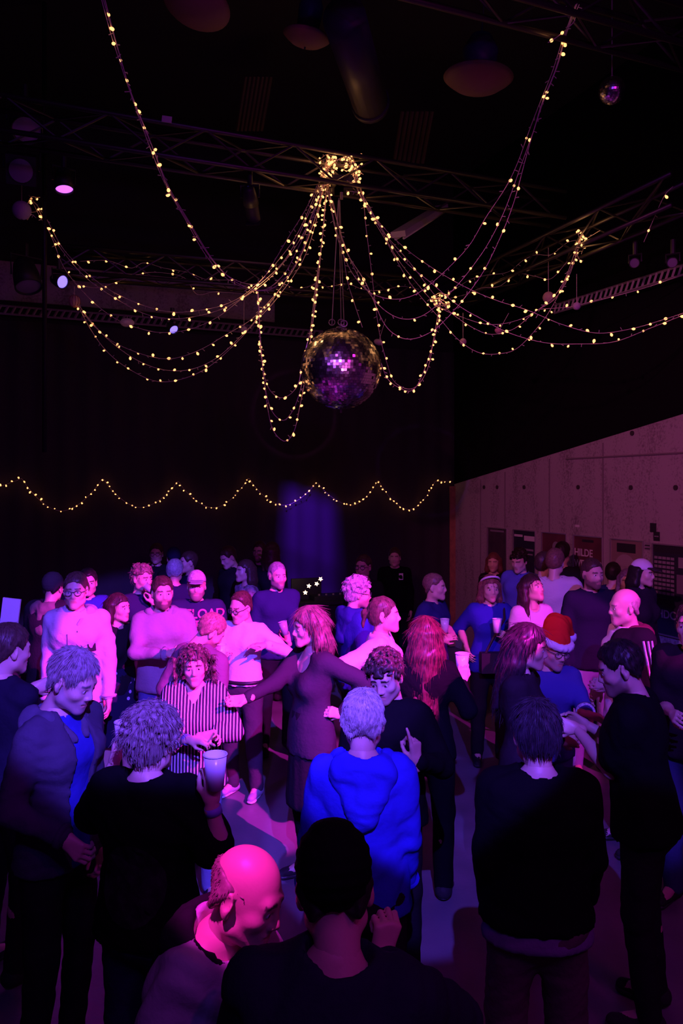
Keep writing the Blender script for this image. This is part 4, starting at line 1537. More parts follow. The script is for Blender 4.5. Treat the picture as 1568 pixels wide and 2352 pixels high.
    if glasses:
        g = empty('glasses', (0, 0, 0)); g.parent = body
        for sx in (-1, 1):
            rim = [HM @ Vector((sx * .032 + .0235 * math.cos(u), -.104 + .006 * abs(math.cos(u)) * (1 if sx * math.cos(u) > 0 else 0), -.002 + .0185 * math.sin(u))) for u in np.linspace(0, 2 * math.pi, 19)[:-1]]
            MB().path(rim, .0022 if glasses == 'thin' else .0032, 5, closed=True).build('rim', M_frame, g)
            MB().add(rim, [tuple(range(len(rim)))]).build('lens', M_lens, g)
            MB().path([HM @ Vector(p) for p in ((sx * .055, -.099, .004), (sx * .076 * widehead, -.05, .004), (sx * .082 * widehead, .012, .008))], .0022, 5).build('temple', M_frame, g)
        MB().path([HM @ Vector(p) for p in ((-.0095, -.104, .002), (0, -.108, .005), (.0095, -.104, .002))], .0022, 5).build('bridge', M_frame, g)
    if hat:
        k = hat['kind']
        if k == 'beanie':
            f = Field((-.14, -.16, -.12), (.14, .16, .2), max(rh, .006))
            f.ell((0, .016, .045), (.088, .110, .103), k=0)
            X, Y, Zg = f.grid(f.full())
            f.d = np.maximum(f.d, (np.interp(Y, [-.12, .0, .12], [.045, -.005, -.05]).astype(np.float32) - Zg) * .8)
            f.d += (np.abs(np.sin(np.arctan2(Y, X) * 34)) * .0022 + .002 * np.sin(Zg * 220)).astype(np.float32)
            child('beanie', onhead(f.mesh()[0]), f.mesh()[1], fabric(hat['rgb']))
        elif k == 'cap':
            f = Field((-.14, -.24, -.05), (.14, .16, .2), max(rh, .0065))
            f.ell((0, .014, .040), (.085, .107, .100), k=0)
            X, Y, Zg = f.grid(f.full())
            f.d = np.maximum(f.d, (np.interp(Y, [-.12, .12], [.050, .012]).astype(np.float32) - Zg) * .9)
            s_ = 1 if not hat.get('back') else -1
            vis = Field((-.14, -.24, -.05), (.14, .24, .2), max(rh, .0055))
            vis.ell((0, -.105 * s_, .052), (.075, .095, .0085), Matrix.Rotation(math.radians(10 * s_), 3, 'X'), k=0)
            v_, f_ = f.mesh()
            c_ = child('cap', onhead(v_), f_, fabric(hat['rgb'], hat.get('pat'), hat.get('rgb2'), 60))
            v_, f_ = vis.mesh()
            obj('peak', mesh_np('peak', onhead(v_), f_), fabric(hat.get('peak', hat['rgb'])), c_)
        elif k == 'santa':
            f = Field((-.2, -.2, -.02), (.25, .2, .33), max(rh, .0075))
            f.cone((0, .012, .075), (.0, .035, .15), .098, .078, k=.03, flat=((1, 0, 0), .95))
            f.cone((.0, .035, .15), (.07, .06, .16), .075, .05, k=.04)
            f.cone((.07, .06, .16), (.15, .07, .09), .05, .028, k=.03)
            f.folds(.006, seed, 34)
            X, Y, Zg = f.grid(f.full())
            f.d = np.maximum(f.d, (.055 - Zg))
            v_, f_ = f.mesh()
            c_ = child('santa_hat', onhead(v_), f_, fabric((.72, .03, .02)))
            f = Field((-.16, -.18, -.02), (.16, .2, .14), max(rh, .006))
            for i in range(20):
                u = 2 * math.pi * i / 20
                u2 = 2 * math.pi * (i + 1) / 20
                g_ = lambda u: (.093 * math.cos(u), .012 + .112 * math.sin(u), .066 - .020 * math.sin(u) * -1)
                f.cone(g_(u), g_(u2), .024, .024, k=.01)
            X, Y, Zg = f.grid(f.full())
            f.d += (.004 * np.sin(X * 190 + 2 * np.sin(Zg * 120)) * np.sin(Y * 200 + Zg * 170)).astype(np.float32)
            v_, f_ = f.mesh()
            obj('fur_trim', mesh_np('fur_trim', onhead(v_), f_), fabric((.82, .82, .84)), c_)
            f = Field((.08, .0, .0), (.24, .16, .16), max(rh, .006))
            f.ell((.165, .07, .07), (.036, .036, .036), k=0)
            f.folds(.005, seed, 120)
            v_, f_ = f.mesh()
            obj('pompom', mesh_np('pompom', onhead(v_), f_), fabric((.82, .82, .84)), c_)
        elif k == 'headband':
            pts_ = [HM @ Vector((.085 * math.cos(u), .014 + .106 * math.sin(u), .075 - .05 * math.sin(u))) for u in np.linspace(0, 2 * math.pi, 25)[:-1]]
            MB().path(pts_, .010, 6, closed=True).build('headband', fabric(hat['rgb']), body, smooth=True)
    info = dict(body=body, U=U, S=S, HM=HM, A=A, hands=hands, YR=YR, root=rootloc, top=tc, sc=sc, LR=LR)
    if extra:
        extra(info)
    return info


def wristband(info, side, rgb, name='wristband'):
    sh, el, t, sp, sx = info['A'][side]
    d = (t - el) / np.linalg.norm(t - el)
    MB().tube(Vector(t - d * .045), Vector(t - d * .018), .033, .032, 16).build(name, mat('band_%d' % int(rgb[2] * 99), rgb, .5), info['body'], smooth=True)


def cup(wp, label, rgb=(.82, .82, .85), tilt=(0, 0), size=1., clear=False):
    """thin plastic beaker with a rolled rim, held in a hand"""
    root = empty('plastic_cup', wp, (math.radians(tilt[0]), math.radians(tilt[1]), 0))
    tag(root, label, 'cup', 'plastic cups in hands')
    h, r0, r1 = .12 * size, .030 * size, .041 * size
    m = mat('cup_plastic_clear' if clear else 'cup_plastic', rgb, .25, trans=.55 if clear else .0, spec=.6)
    MB().lathe([(.001, -h / 2), (r0, -h / 2), (r1, h / 2), (r1 - .003, h / 2), (r0 - .002, -h / 2 + .004), (.001, -h / 2 + .004)], n=22).build('wall', m, root, smooth=True)
    MB().path([(r1 * math.cos(u), r1 * math.sin(u), h / 2) for u in np.linspace(0, 2 * math.pi, 21)[:-1]], .0032, 5, closed=True).build('rim', m, root, smooth=True)
    MB().lathe([(.001, h * .22), (r0 + (r1 - r0) * .7, h * .22)], n=18).build('drink', mat('drink_pale', (.55, .42, .3), .1), root)
    return root


def text_mesh(txt, size, extrude=.001, bold=False):
    c = bpy.data.curves.new('lettering', 'FONT')
    c.body = txt
    c.size = size
    c.extrude = extrude
    c.align_x = 'LEFT'
    if bold:
        c.offset = size * .018
    o = bpy.data.objects.new('lettering', c)
    COL.objects.link(o)
    dg = bpy.context.evaluated_depsgraph_get()
    me = bpy.data.meshes.new_from_object(o.evaluated_get(dg))
    bpy.data.objects.remove(o)
    return me

# ------------------------------------------------------------------ posters, desk and small things of the hall
WM = Matrix((WD, Vector((0, 0, 1)), BD)).transposed().to_4x4()   # wall axes: along, up, out into the hall


def wall_frame(t, z, off):
    return Matrix.Translation(W(t, z, off)) @ WM


def poster(xl, xr, yt, ratio, label, sheet, items=(), frame=True):
    tl, zt_ = on_wall(xl, yt)
    tr = wall_t(xr)
    w_ = tr - tl
    h_ = w_ * ratio
    root = empty('poster')
    root.matrix_world = wall_frame(tl, zt_, .012)
    tag(root, label, 'poster', 'posters on the concrete wall')
    MB().box((w_ / 2, -h_ / 2, -.004), (w_, h_, .006)).build('sheet', sheet, root)
    if frame:
        al = mat('frame_aluminium', (.62, .58, .58), .35, metal=.7)
        for c, d in (((0, -h_ / 2, 0), (.014, h_, .02)), ((w_, -h_ / 2, 0), (.014, h_, .02)), ((w_ / 2, 0, 0), (w_, .014, .02)), ((w_ / 2, -h_, 0), (w_, .014, .02))):
            MB().box(c, d).build('frame_bar', al, root)
    for it in items:
        if it[0] == 'text':
            _, tx, u, v, size, m = it
            me = text_mesh(tx, size * w_, .0008, True)
            obj('lettering', me, m, root, (u * w_, -v * w_, .0005))
        elif it[0] == 'rect':
            _, u, v, du, dv, m = it
            MB().box(((u + du / 2) * w_, -(v + dv / 2) * w_, .0006), (du * w_, dv * w_, .002)).build('printed_block', m, root)
        elif it[0] == 'disc':
            _, u, v, r_, m = it
            MB().lathe([(.001, .0012), (r_ * w_, .0012), (r_ * w_, 0)], n=28, o=(u * w_, -v * w_, .0004)).build('printed_disc', m, root)
    return root


M_ink = mat('ink_dark', (.03, .028, .035), .5)
M_whiteink = mat('ink_white', (.72, .70, .70), .6)
M_greyink = mat('ink_grey', (.30, .28, .30), .6)
dark1 = mat('sheet_dark', (.045, .04, .05), .4, kind='noise', rgb2=(.10, .07, .08), scale=7)
dark2 = mat('sheet_navy', (.03, .03, .05), .4)
dark3 = mat('sheet_maroon', (.10, .03, .045), .4, kind='noise', rgb2=(.16, .05, .06), scale=4)
tan1 = mat('sheet_tan', (.30, .22, .19), .5)
poster(1121, 1165, 1211, 1.5, 'narrow dark poster nearest the black curtain', dark1, [('rect', .15, .06, .7, .05, M_greyink)])
poster(1180, 1231, 1216, 1.5, 'dark poster with white lines of print, second from the curtain', dark2, [('rect', .05, .12, .38, .06, M_whiteink), ('rect', .5, .14, .46, .13, M_whiteink), ('rect', .55, .48, .36, .05, M_greyink), ('rect', .58, .6, .3, .04, M_greyink)])
poster(1246, 1302, 1222, 1.5, 'reddish poster with a pale figure, third from the curtain', dark3, [('disc', .58, .35, .14, M_greyink), ('disc', .42, .5, .10, mat('ink_red', (.4, .05, .08), .5)), ('rect', .48, .42, .22, .2, M_greyink)])
poster(1319, 1385, 1229, 1.45, 'dark poster lettered HILDE WEYLERS in white capitals', dark3, [('text', 'HILDE', .02, .47, .24, M_whiteink), ('text', 'WEYLERS', .02, .72, .225, M_whiteink), ('text', 'FAR', .02, .96, .24, M_whiteink), ('rect', .3, .08, .4, .06, M_ink)])
poster(1404, 1478, 1237, 1.45, 'tan poster with a big pale balloon', tan1, [('rect', .2, .08, .58, .2, M_ink), ('disc', .46, .66, .34, mat('ink_pale', (.42, .34, .34), .6)), ('rect', .3, .58, .34, .04, tan1), ('rect', .28, .68, .38, .04, tan1)])
its = [('rect', .03, .02, .94, .14, M_ink)]
for r_ in range(9):
    for c_ in range(5):
        its.append(('rect', .05 + c_ * .105, .24 + r_ * .085, .085, .05, M_greyink))
its += [('rect', .66, .22, .3, .2, M_greyink), ('rect', .62, .55, .36, .36, mat('ink_mauve', (.22, .17, .22), .6)), ('rect', .05, 1.05, .5, .18, M_ink), ('text', 'HDC', .12, 1.42, .22, M_greyink)]
poster(1500, 1592, 1248, 1.75, 'tall dark programme poster at the right edge', dark2, its)
for x, y, sx, sy, lab in ((1500, 1212, .09, .10, 'upper of two dark square stickers on the concrete'), (1508, 1232, .09, .10, 'lower of two dark square stickers on the concrete'), (1326, 1208, .08, .03, 'small pale sticker above the lettered poster'), (1487, 1255, .08, .09, 'striped sticker between the two right posters')):
    t, z = on_wall(x, y)
    o = MB().box((0, 0, 0), (sx, sy, .003)).build('sticker', M_ink if sx > .085 else (M_whiteink if sy < .05 else M_greyink))
    o.matrix_world = wall_frame(t, z, .004)
    tag(o, lab, 'sticker')
    if lab.startswith('striped'):
        for dz in (-.025, .01):
            MB().box((0, dz, .002), (.075, .012, .002)).build('stripe', M_ink, o)
    if lab.startswith('lower'):
        MB().box((0, 0, .002), (.06, .012, .002)).build('stripe', M_greyink, o)

# DJ desk at the back with star lights
dz_ = 10.4
dj = P(735, 1400, dz_); dj.z = 0
root = empty('dj_desk', dj, (0, 0, .38)); tag(root, 'black DJ desk at the back under the blue square of light', 'desk')
MB().box((0, 0, .52), (1.1, .5, 1.0)).build('front_panel', M_blackmetal, root)
MB().box((0, 0, 1.04), (1.2, .6, .04)).build('desk_top', M_blackmetal, root)
MB().box((-.18, .05, 1.20), (.42, .03, .28)).build('monitor', M_blackmetal, root)
MB().box((.1, -.05, 1.09), (.5, .3, .06)).build('mixer', M_blackmetal, root)
for kx in (-.05, .05, .15, .25):
    MB().tube((kx, -.1, 1.12), (kx, -.1, 1.14), .015, n=10).build('knob', M_galv, root)
M_star = mat('star_glow', (1, .8, .6), .4, emit=(1, .62, .33), estr=7)
for i, (x, y) in enumerate(((701, 1361), (709, 1346), (727, 1341), (736, 1330))):
    vs = []
    for sd in (-.008, .008):
        for k in range(10):
            an = math.pi / 2 + k * math.pi / 5
            r_ = .030 if k % 2 == 0 else .014
            vs.append((r_ * math.cos(an), sd, r_ * math.sin(an)))
    vs += [(0, -.014, 0), (0, .014, 0)]
    fs = [(k, (k + 1) % 10, 20) for k in range(10)] + [(10 + (k + 1) % 10, 10 + k, 21) for k in range(10)] + [(k, 10 + k, 10 + (k + 1) % 10, (k + 1) % 10) for k in range(10)]
    o = MB().add(vs, fs).build('star_light', M_star, None, P(x, y, dz_ - .45), (0, .2 * i, 0))
    tag(o, ['lowest', 'second lowest', 'second highest', 'highest'][i] + ' glowing star light by the DJ desk', 'star light', 'star lights by the DJ desk')
# white board leaning at the left edge
c = P(24, 1408, 6.6)
root = empty('notice_board', Vector((c.x, c.y, 0))); tag(root, 'white board on a stand at the left edge', 'board')
MB().box((0, 0, c.z), (.15, .02, .25), Matrix.Rotation(.12, 3, 'Y')).build('board', mat('board_white', (.8, .78, .76), .5), root)
MB().tube((0, .02, 0), (0, .02, c.z), .014, n=8).build('post', M_blackmetal, root)
MB().lathe([(.16, 0), (.16, .02), (.02, .03)], n=20).build('foot', M_blackmetal, root)

# profile spot with framing shutters: throws the blue square on the curtain
ps = hub - BDr * .9 + Vector((0, 0, -.42))
s_, z_ = on_back(705, 1246)
tg = B(s_, z_, .08)
d = (tg - ps).normalized()
par_can(0, 0, 0, d, 'dark profile lamp hung left of the fairy light hub', .07, emit=BLUE, estr=.6, loc=ps)
q = d.to_track_quat('Z', 'Y').to_matrix()
root = empty('framing_shutter', ps + d * .16); tag(root, 'black framing shutter in front of the profile lamp', 'shutter')
hw_, hh_ = .0094, .0160
for nm, c_, dm in (('blade', (.0, hh_ + .04, 0), (.13, .08, .002)), ('blade', (0, -hh_ - .04, 0), (.13, .08, .002)), ('blade', (hw_ + .03, 0, 0), (.06, .13, .002)), ('blade', (-hw_ - .03, 0, 0), (.06, .13, .002))):
    MB().box(q @ Vector(c_), dm, q).build(nm, M_blackmetal, root)
MB().tube(d * -.20, d * .004, .066, n=20, caps=False).build('snoot', M_blackmetal, root, smooth=True)
MB().box(q @ Vector((0, -.0065, 0)), (.1, .0022, .002), q).build('wire_bar', M_blackmetal, root)
spot('blue_profile_spot', ps + d * .02, tg, (.14, .012, 1.0), 3000, 24, .1, .004)

# ------------------------------------------------------------------ the crowd
from mathutils.bvhtree import BVHTree
DK = (.016, .015, .018)
BLK = (.005, .0045, .006)
NAVY = (.020, .022, .06)
JEANS = (.045, .06, .14)
LJEANS = (.25, .28, .42)
WHITE = (.78, .76, .76)
brown, dbrown, blackh = (.10, .055, .035), (.045, .026, .018), (.015, .011, .010)
grey, blond = (.32, .30, .30), (.30, .21, .14)


def decal(info, me, m, name='lettering', u0=0., v0=0., back=False, off=.004, shirt=None):
    """lay a flat mesh (x right, y up as the viewer sees it) onto the garment front or back"""
    sh = (shirt or info['top']).data
    bv = BVHTree.FromPolygons([v.co for v in sh.vertices], [tuple(p.vertices) for p in sh.polygons])
    for v in me.vertices:
        x, z = (v.co.x + u0), v.co.y + v0
        if back:
            x = -x
        o = Vector((x, 1.5 if back else -1.5, z))
        h = bv.ray_cast(o, Vector((0, -1 if back else 1, 0)))
        y = h[0].y if h[0] is not None else 0
        e = (v.co.z + off)
        v.co = Vector((x, y + (e if back else -e), z))
    return obj(name, me, m, info['body'])


def ellipse_mesh(rx, rz, n=18, rings=4):
    vs, fs = [(0, 0, 0)], []
    for r in range(1, rings + 1):
        for i in range(n):
            a = 2 * math.pi * i / n
            vs.append((rx * r / rings * math.cos(a), rz * r / rings * math.sin(a), 0))
    for i in range(n):
        fs.append((0, 1 + i, 1 + (i + 1) % n))
    for r in range(rings - 1):
        for i in range(n):
            a, b = 1 + r * n + i, 1 + r * n + (i + 1) % n
            fs.append((a, a + n, b + n, b))
    me = bpy.data.meshes.new('print'); me.from_pydata(vs, [], fs)
    return me


# --- foreground
person('balding man with pink lit scalp in a pale shirt in the foreground', (566, 2055), 2.05, 62, head=(4, -4, 6), lean=(22, 4), widehead=1.06,
       hair=dict(style='bald', rgb=(.20, .15, .12), thick=.006, strands=700), top=dict(rgb=(.50, .46, .48), sleeve='long', loose=.02, collar='open', fold=.012, freq=13), bottom=dict(rgb=JEANS), hood=dict(rgb=DK),
       inner=None, arms=dict(l=dict(px=(760, 2420, .3)), r=dict(px=(520, 2560, -.1))))
p2 = person('man in a black beanie seen from behind in the foreground', (768, 2035), 1.78, 172, head=(8, 10, 4), lean=(6, 0), build=1.08,
       hair=dict(style='short', rgb=blackh, strands=300), hat=dict(kind='beanie', rgb=BLK), top=dict(rgb=(.020, .021, .04), sleeve='long', loose=.03, name='jacket', fold=.010), bottom=dict(rgb=DK),
       arms=dict(r=dict(px=(872, 2200, .30), curl=.85, dir=(.25, .1, .9), palm=(-.3, .9, .1), pole=(-.9, 0, -.6)), l=dict(px=(560, 2480, .3))))
# --- front row
p3 = person('tall bearded man with grey hair looking down, open dark hoodie over a blue shirt', (167, 1562), 3.4, 68, head=(6, 22, 0), lean=(3, 0), build=1.06,
       hair=dict(style='short', rgb=(.24, .21, .21), thick=.016, strands=3500, slen=1.8), beard=((.30, .27, .27), .6), skin=(.68, .46, .36),
       top=dict(rgb=(.06, .055, .085), sleeve='long', loose=.026, open=.065, name='hoodie', cuffs=True, fold=.006), inner=dict(rgb=(.03, .035, .30), sleeve='none', loose=.002, fold=.003), hood=dict(rgb=(.085, .08, .12)),
       bottom=dict(rgb=DK), arms=dict(r=dict(px=(150, 1925, -.28), curl=.55, dir=(.75, -.3, -.5)), l=dict(px=(232, 1960, .1), curl=.5)))
p4 = person('person with tousled hair and black tee seen from behind, raising a cup', (350, 1702), 3.05, 166, head=(-14, 2, 0), lean=(2, 0), build=1.12,
       hair=dict(style='tousled', rgb=(.20, .16, .15), thick=.022, strands=2200), top=dict(rgb=BLK, sleeve='half', loose=.024, name='tee', fold=.008), bottom=dict(rgb=NAVY),
       arms=dict(r=dict(px=(486, 1842, -.16), curl=.62, dir=(.08, .05, 1), palm=(-.5, .85, .0), pole=(-.6, .1, -.8), thumb=(-.6, -.5, .3)), l=dict(px=(262, 1752, .28), curl=.5, dir=(.1, .2, 1), pole=(.5, 0, -1), spread=.2)))
wristband(p4, 'r', (.25, .25, .7))
decal(p4, ellipse_mesh(.13, .15), mat('print_dull', (.012, .010, .013), .9, kind='noise', rgb2=(.03, .024, .03), scale=22, spec=.05), 'back_print', 0, 1.12 * p4['sc'], back=True, off=.003)
person('man in a bright blue hoodie seen from behind', (834, 1655), 3.2, 178, head=(-4, 4, 0), build=1.0,
       hair=dict(style='short', rgb=(.30, .26, .24), thick=.013, strands=4000), top=dict(rgb=(.030, .032, .50), sleeve='long', loose=.024, name='hoodie', hem=.86, cuffs=True, fold=.008), hood=dict(rgb=(.030, .032, .50)),
       bottom=dict(rgb=DK), arms=dict(l=dict(px=(700, 2055, .06), pole=(.15, 1, -.2)), r=dict(px=(935, 2050, .10), pole=(-.15, 1, -.2))))
p6 = person('dark haired man in a black sweater seen from behind on the right', (1230, 1685), 3.0, 176, head=(6, 6, 0), build=1.08,
       hair=dict(style='full', rgb=(.032, .024, .034), thick=.016, strands=3500), top=dict(rgb=BLK, sleeve='long', loose=.028, name='sweater', hem=.92), inner=dict(rgb=(.16, .15, .24), sleeve='none', loose=.012, hem=.85, flare=.014),
       bottom=dict(rgb=(.10, .075, .075), loose=.022), arms=dict(l=dict(px=(1120, 2085, .1), pole=(.3, 1, -.3)), r=dict(px=(1345, 2085, .12), pole=(-.3, 1, -.3))))
p7 = person('broad man in a black tee turned left with an arm stretched out on the right', (1424, 1535), 3.8, -118, head=(14, 12, 0), lean=(7, 0), build=1.16,
       hair=dict(style='short', rgb=blackh, strands=900), beard=((.06, .03, .03), .6), skin=(.60, .38, .29), top=dict(rgb=BLK, sleeve='half', loose=.026, name='tee'), bottom=dict(rgb=DK),
       arms=dict(l=dict(px=(1322, 1672, .10), curl=.3, dir=(-1, .1, .2)), r=dict(px=(1345, 1665, .28), curl=.3)))
person('man in a black sweatshirt looking down and pointing a finger behind the blue hoodie', (884, 1553), 3.95, -12, head=(-10, 20, -4), build=1.08,
       hair=dict(style='curly', rgb=(.04, .024, .02), thick=.006, strands=700), beard=((.07, .04, .03), .35), skin=(.58, .36, .28), top=dict(rgb=BLK, sleeve='long', loose=.026, name='sweatshirt'), bottom=dict(rgb=DK),
       arms=dict(l=dict(px=(955, 1748, -.33), curl=.8, point=True, dir=(-.05, -.1, 1), palm=(-.6, .6, 0), pole=(.8, .2, -1)), r=dict(px=(820, 1800, -.2))))
# --- dancers in the middle
p9 = person('curly haired woman in a striped shirt facing the viewer', (446, 1530), 4.8, 6, head=(4, 2, -3), fem=True, build=1.0,
       hair=dict(style='curlylong', rgb=(.09, .05, .045), length=.24, strands=1500), top=dict(rgb=(.035, .03, .05), kind='stripes', rgb2=(.72, .70, .72), scale=16, sleeve='rolled', loose=.020, vneck=.20, vw=1.25, collar='open', hem=.80, flare=.012),
       bottom=dict(rgb=LJEANS), arms=dict(l=dict(px=(468, 1690, -.22), curl=.5, dir=(.9, -.2, .1), pole=(.9, .5, -.5)), r=dict(px=(436, 1700, -.24), curl=.5, dir=(.9, -.2, .1), pole=(-.9, .5, -.6))))
wristband(p9, 'r', (.2, .2, .66), 'bracelet')
p10 = person('balding man with glasses in a white shirt and belt, gesturing beside his cup', (553, 1394), 6.4, -22, head=(-14, 16, 3), build=1.0, glasses='thick',
       hair=dict(style='receding', rgb=(.06, .03, .022), thick=.010), top=dict(rgb=WHITE, sleeve='long', loose=.016, collar='open', hem=.97, name='shirt', fold=.009), bottom=dict(rgb=(.06, .045, .06), belt=True),
       shoes=(.35, .35, .4), arms=dict(l=dict(px=(612, 1482, -.22), curl=.22, dir=(-.95, -.2, .12), palm=(0, .1, -1), pole=(.9, .2, -.7)), r=dict(px=(512, 1530, -.30), curl=.6, dir=(.1, -.3, .95), palm=(.7, .6, 0), pole=(-.9, .3, -.8))))
person('woman with chin length hair in a dark dress reaching left', (708, 1440), 5.0, -58, head=(-8, 6, 0), fem=True, build=1.06,
       hair=dict(style='long', rgb=(.15, .08, .07), length=.17, thick=.018, strands=900), top=dict(rgb=(.035, .028, .04), sleeve='long', loose=.017, fold=.004, scoop=.095, name='dress_bodice', hem=.84, neckr=.085), skirt=dict(rgb=(.014, .012, .016), hem=.50, w=.20), bottom=dict(rgb=BLK, loose=.004),
       arms=dict(r=dict(px=(556, 1612, -.28), curl=.4, dir=(-.95, -.2, -.15), pole=(-.3, .5, -1), palm=(.3, -.6, .5)), l=dict(px=(783, 1640, -.1), curl=.85, dir=(-.8, -.4, .3), pole=(.6, .8, -.5))))
person('man with tied back hair in a pale shirt turned to the right', (882, 1412), 5.5, 82, head=(2, -2, 0), build=1.06,
       hair=dict(style='ponytail', rgb=(.08, .045, .035), thick=.008), beard=((.14, .08, .06), .4), top=dict(rgb=(.74, .68, .66), sleeve='long', loose=.022, collar='open', name='shirt', fold=.010), bottom=dict(rgb=DK),
       arms=dict(r=dict(px=(845, 1580, -.2), curl=.5, dir=(.5, -.5, .6), pole=(-.6, .9, -.6)), l=dict(px=(960, 1600, .1))))
person('curly grey haired man with glasses in a blue jacket', (822, 1362), 6.5, 112, head=(-10, 6, 0), glasses='thin',
       hair=dict(style='curly', rgb=(.30, .26, .26), thick=.010, strands=900), beard=((.12, .09, .08), .6), top=dict(rgb=(.025, .03, .22), sleeve='long', loose=.028, name='jacket', collar='closed'), hood=dict(rgb=(.02, .024, .16)), bottom=dict(rgb=DK))
p14 = person('tall man with glasses in a pale drawstring hoodie at the left', (174, 1356), 5.8, 8, head=(0, 3, 0), build=1.06, glasses='thin',
       hair=dict(style='short', rgb=(.06, .035, .025), thick=.010), top=dict(rgb=(.52, .49, .54), sleeve='long', loose=.030, name='hoodie', cuffs=True, fold=.010), hood=dict(rgb=(.40, .36, .42)), bottom=dict(rgb=(.62, .55, .55)),
       arms=dict(l=dict(px=(252, 1625, -.05), pole=(.3, 1, -.3)), r=dict(px=(110, 1615, -.1), pole=(-.3, 1, -.3))))
for dx, zz in ((-.035, 1.16), (.035, 1.18)):
    me = MB().box((0, 0, 0), (.006, .20, .004)).mesh('cord')
    decal(p14, me, mat('cord_dark', (.12, .10, .14), .7), 'drawstring', dx, (zz + .1) * p14['sc'], off=.006)
me = MB().box((0, 0, 0), (.05, .062, .002)).mesh('badge')
decal(p14, me, M_ink, 'chest_patch', .13, 1.25 * p14['sc'], off=.004)
person('person in a dark padded coat and knitted hat seen from behind at the left', (122, 1350), 7.0, 160, head=(10, 8, 0), build=1.12, hair=dict(style='short', rgb=blackh), hat=dict(kind='beanie', rgb=(.06, .05, .05)),
       top=dict(rgb=(.030, .026, .032), sleeve='long', loose=.05, name='coat', hem=.74), hood=dict(rgb=(.22, .17, .15)), bottom=dict(rgb=DK))
person('person in a blue tee half hidden behind the pale hoodie', (202, 1338), 7.4, 20, hair=dict(style='short', rgb=blackh), top=dict(rgb=(.04, .05, .30), sleeve='half', loose=.02, name='tee'), bottom=dict(rgb=JEANS))
person('dark haired woman in a black dotted skirt beside the pale hoodie', (272, 1396), 6.5, 52, head=(16, 0, 0), fem=True, hair=dict(style='long', rgb=(.04, .02, .018), length=.16, thick=.012),
       top=dict(rgb=DK, sleeve='half', loose=.008, vneck=.16, name='blouse'), skirt=dict(rgb=(.020, .018, .05), kind='dots', rgb2=(.6, .6, .7), scale=16, hem=.45, w=.22), bottom=None)
person('tall man in a navy tee drinking, hand at his mouth', (326, 1328), 7.3, 48, head=(8, 4, 0), build=1.04, hair=dict(style='curly', rgb=(.16, .10, .08), thick=.006), top=dict(rgb=(.030, .026, .07), sleeve='half', loose=.02, name='tee'), bottom=dict(rgb=DK),
       arms=dict(l=dict(px=(352, 1385, -.14), curl=.7, dir=(-.2, -.1, 1), palm=(-.8, .3, 0), pole=(.8, -.4, -1)), r=dict(px=(300, 1430, -.1), pole=(-.6, .4, -1))))
cup(P(342, 1352, 7.12), 'clear cup at the lips of the tall man in navy', clear=True, tilt=(0, -50), size=.8)
person('bearded man in a mauve grey hoodie with folded arm', (373, 1362), 6.3, 10, head=(14, 0, 0), build=1.08, hair=dict(style='short', rgb=dbrown, thick=.014), beard=((.05, .03, .025), .8), top=dict(rgb=(.30, .245, .28), sleeve='long', loose=.028, name='hoodie', cuffs=True, fold=.010), hood=dict(rgb=(.27, .22, .25)), bottom=dict(rgb=(.10, .12, .30)),
       arms=dict(r=dict(px=(382, 1502, -.28), curl=.5, dir=(.9, -.2, .4), pole=(-1, .1, -.5)), l=dict(px=(430, 1490, -.25), curl=.6, dir=(-.9, -.2, .2))))
p20 = person('bearded man in a patterned cap and a navy tee with pink lettering', (451, 1345), 7.0, 6, head=(4, 2, 0), build=1.12, hair=dict(style='short', rgb=grey), hat=dict(kind='cap', rgb=(.36, .30, .30), pat='noise', rgb2=(.6, .55, .55), peak=(.3, .27, .3)), beard=((.14, .11, .10), .7), beardfull=1,
       top=dict(rgb=(.030, .028, .075), sleeve='half', loose=.024, name='tee'), bottom=dict(rgb=DK))
pk_ = mat('print_pink', (.75, .12, .25), .7)
for tx, u, v, sz in (('RELOAD', -.15, 1.36, .105), ('FEST', -.15, 1.275, .095), ('20', -.12, 1.195, .08)):
    decal(p20, text_mesh(tx, sz, .001, True), pk_, 'lettering', u, v * p20['sc'], off=.005)
person('person in a plum hoodie bowing the head behind the striped shirt', (484, 1450), 5.5, 150, head=(-30, 26, -8), lean=(8, -6), build=1.08, hair=dict(style='short', rgb=(.26, .14, .11), thick=.012, strands=700), beard=((.1, .05, .04), .6),
       hood=dict(rgb=(.20, .11, .16)), top=dict(rgb=(.20, .11, .16), sleeve='long', loose=.03, name='hoodie'), bottom=dict(rgb=(.10, .12, .28)), arms=dict(l=dict(px=(380, 1640, .1))))
# --- far left background
BG = 'people at the back'
person('far man with glasses just below the curtain lights on the left', (359, 1272), 10.0, 4, glasses='thin', hair=dict(style='short', rgb=dbrown), top=dict(rgb=DK, sleeve='long', name='shirt'), bottom=dict(rgb=DK))
person('far person with grey hair seen from behind between two caps', (402, 1312), 8.6, 176, hair=dict(style='short', rgb=(.35, .33, .36), thick=.02), top=dict(rgb=NAVY, sleeve='long', name='shirt'), bottom=dict(rgb=DK))
person('far person in a dark hat left of the patterned cap', (398, 1282), 9.8, -150, hair=dict(style='short', rgb=blackh), hat=dict(kind='beanie', rgb=NAVY), top=dict(rgb=DK, sleeve='long', name='shirt'), bottom=dict(rgb=DK))
person('far person turned left, face lit blue, above the patterned cap', (432, 1292), 9.2, -60, hair=dict(style='short', rgb=dbrown), top=dict(rgb=NAVY, sleeve='long', name='shirt'), bottom=dict(rgb=DK))
person('far man in black looking down to the left', (524, 1280), 9.5, -48, head=(0, 24, 0), build=1.1, hair=dict(style='short', rgb=dbrown), top=dict(rgb=DK, sleeve='long', name='shirt', loose=.02), bottom=dict(rgb=DK))
